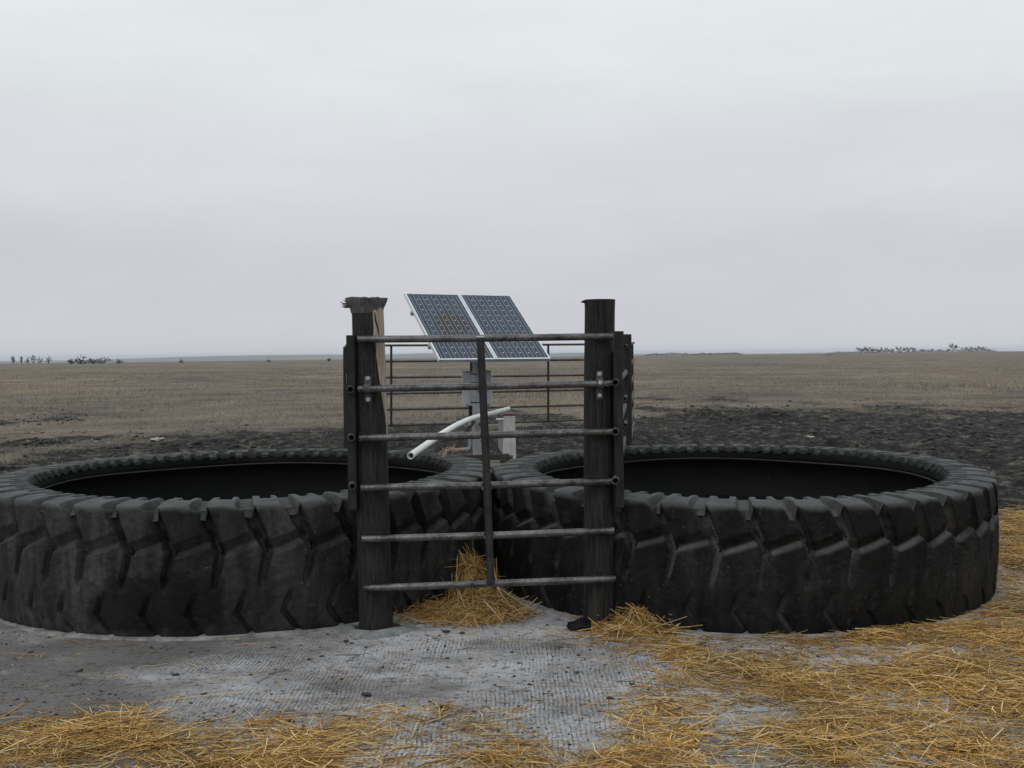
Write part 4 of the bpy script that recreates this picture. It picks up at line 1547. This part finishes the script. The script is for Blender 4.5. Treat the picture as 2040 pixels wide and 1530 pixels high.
for i, (x, y, lab) in enumerate(grove):
    far_tree(x, y - 1, 1150 + (i * 37) % 60, 1.5 if y > 685 else 1.2, 200 + i, lab, GR, nb=11, twig=22 if y > 685 else 12, trunk_frac=0.12 if y > 685 else 0.3)
left = [(25, 706, 0.6, 'faint bare tree first along the pasture edge skyline'), (42, 708, 0.5, 'tiny thin bare tree after the first one on the skyline'),
        (54, 708, 0.5, 'hair thin bare sapling on the skyline'), (66, 705, 0.7, 'darker bare tree with a forked top on the skyline'),
        (79, 707, 0.8, 'bushy bare tree past the forked one on the skyline'), (96, 707, 0.7, 'bare tree nearest the pair of dark shrubs, on the skyline')]
for i, (x, y, sp_, lab) in enumerate(left):
    far_tree(x, y + 1.5, 620, sp_ * 0.8, 300 + i, lab, 'small bare trees on the skyline', nb=9, twig=8, trunk_frac=0.08)
shr = [(141, 711, 1.3, 'small scrubby bush beside the taller dark shrub'), (162, 705, 1.9, 'taller dark spiky shrub on the skyline'),
       (184, 709, 1.8, 'low wide dark shrub on the skyline'), (203, 708, 1.9, 'rounded dark shrub at the end of the shrub group'),
       (237, 711, 1.2, 'lone round bush standing apart from the dark shrubs'), (361, 712, 1.0, 'small lone bush in front of the distant hills'),
       (535, 713, 1.4, 'tiny flat bush below the distant hills'), (655, 708, 0.6, 'slim upright bush near the split post, on the skyline')]
for i, (x, y, sp_, lab) in enumerate(shr):
    far_tree(x, y + 2.0, 430, sp_ * 0.9, 400 + i, lab, 'dark shrubs on the skyline', 'shrub', 0.02, 20, 34, 'evergreen', True, 'shrub')
# low scrub under the grove, and the woods far beyond
def scrub(name, x0, x1, Y, hpx, n_, seed, mat):
    rr = np.random.default_rng(seed)
    px_ = rr.uniform(x0, x1, n_)
    Yv = Y + rr.uniform(-25, 25, n_)
    Xv = (px_ - 1020) / FPX * Yv
    g_ = ground_z(Xv, Yv)
    edge = np.minimum(1, np.minimum(px_ - x0, x1 - px_) / 25 + 0.2)
    prof_ = edge * (0.75 + 1.0 * fbm(px_ * 0.06, 0 * px_, seed, 4))
    hh = np.clip(prof_, 0.15, 2) * hpx * Y / FPX
    zz_ = g_ + rr.uniform(0, 1, n_) * hh
    s_ = hpx * Y / FPX * 0.25
    c_ = np.stack([Xv, Yv, zz_], 1)
    a1 = rr.normal(0, s_, (n_, 3)) * (1, 0.6, 0.8)
    a2 = rr.normal(0, s_, (n_, 3)) * (1, 0.6, 0.8)
    V_ = np.stack([c_, c_ + a1, c_ + a2], 1).reshape(-1, 3)
    tag(link(name, V_, np.arange(3 * n_).reshape(-1, 3), M[mat]), kind='stuff')


scrub('scrub', 1650, 1985, 1190, 3.6, 3600, 501, 'twigs')
scrub('far_woods', 1285, 1480, 1280, 4.0, 2600, 502, 'evergreen')
scrub('far_woods', 1470, 1720, 1280, 2.2, 1600, 503, 'evergreen')
for px_, lab in ((1645, 'tiny dark bush out in the pasture below the far woods'), (1652, 'second tiny dark bush, closer to the far grove')):
    far_tree(px_, 701.5, 520, 1.6, 600 + px_, lab, 'tiny bushes in the far pasture', 'shrub', 0.02, 7, 9, 'evergreen', True, 'shrub')

# ------------------------------------------------------------------ air
hz = NT('haze_air')
hz.t.nodes.remove(hz.b)
vol = hz.t.nodes.new("ShaderNodeVolumePrincipled")
vol.inputs["Color"].default_value = (0.80, 0.88, 1.0, 1)
vol.inputs["Density"].default_value = 0.00010
out = [x for x in hz.t.nodes if x.type == 'OUTPUT_MATERIAL'][0]
hz.t.links.new(vol.outputs[0], out.inputs["Volume"])
b_ = MB()
b_.box((0, 4800, -35), (19000, 9900, 110))
tag(b_.build('haze', hz.m), kind='stuff')
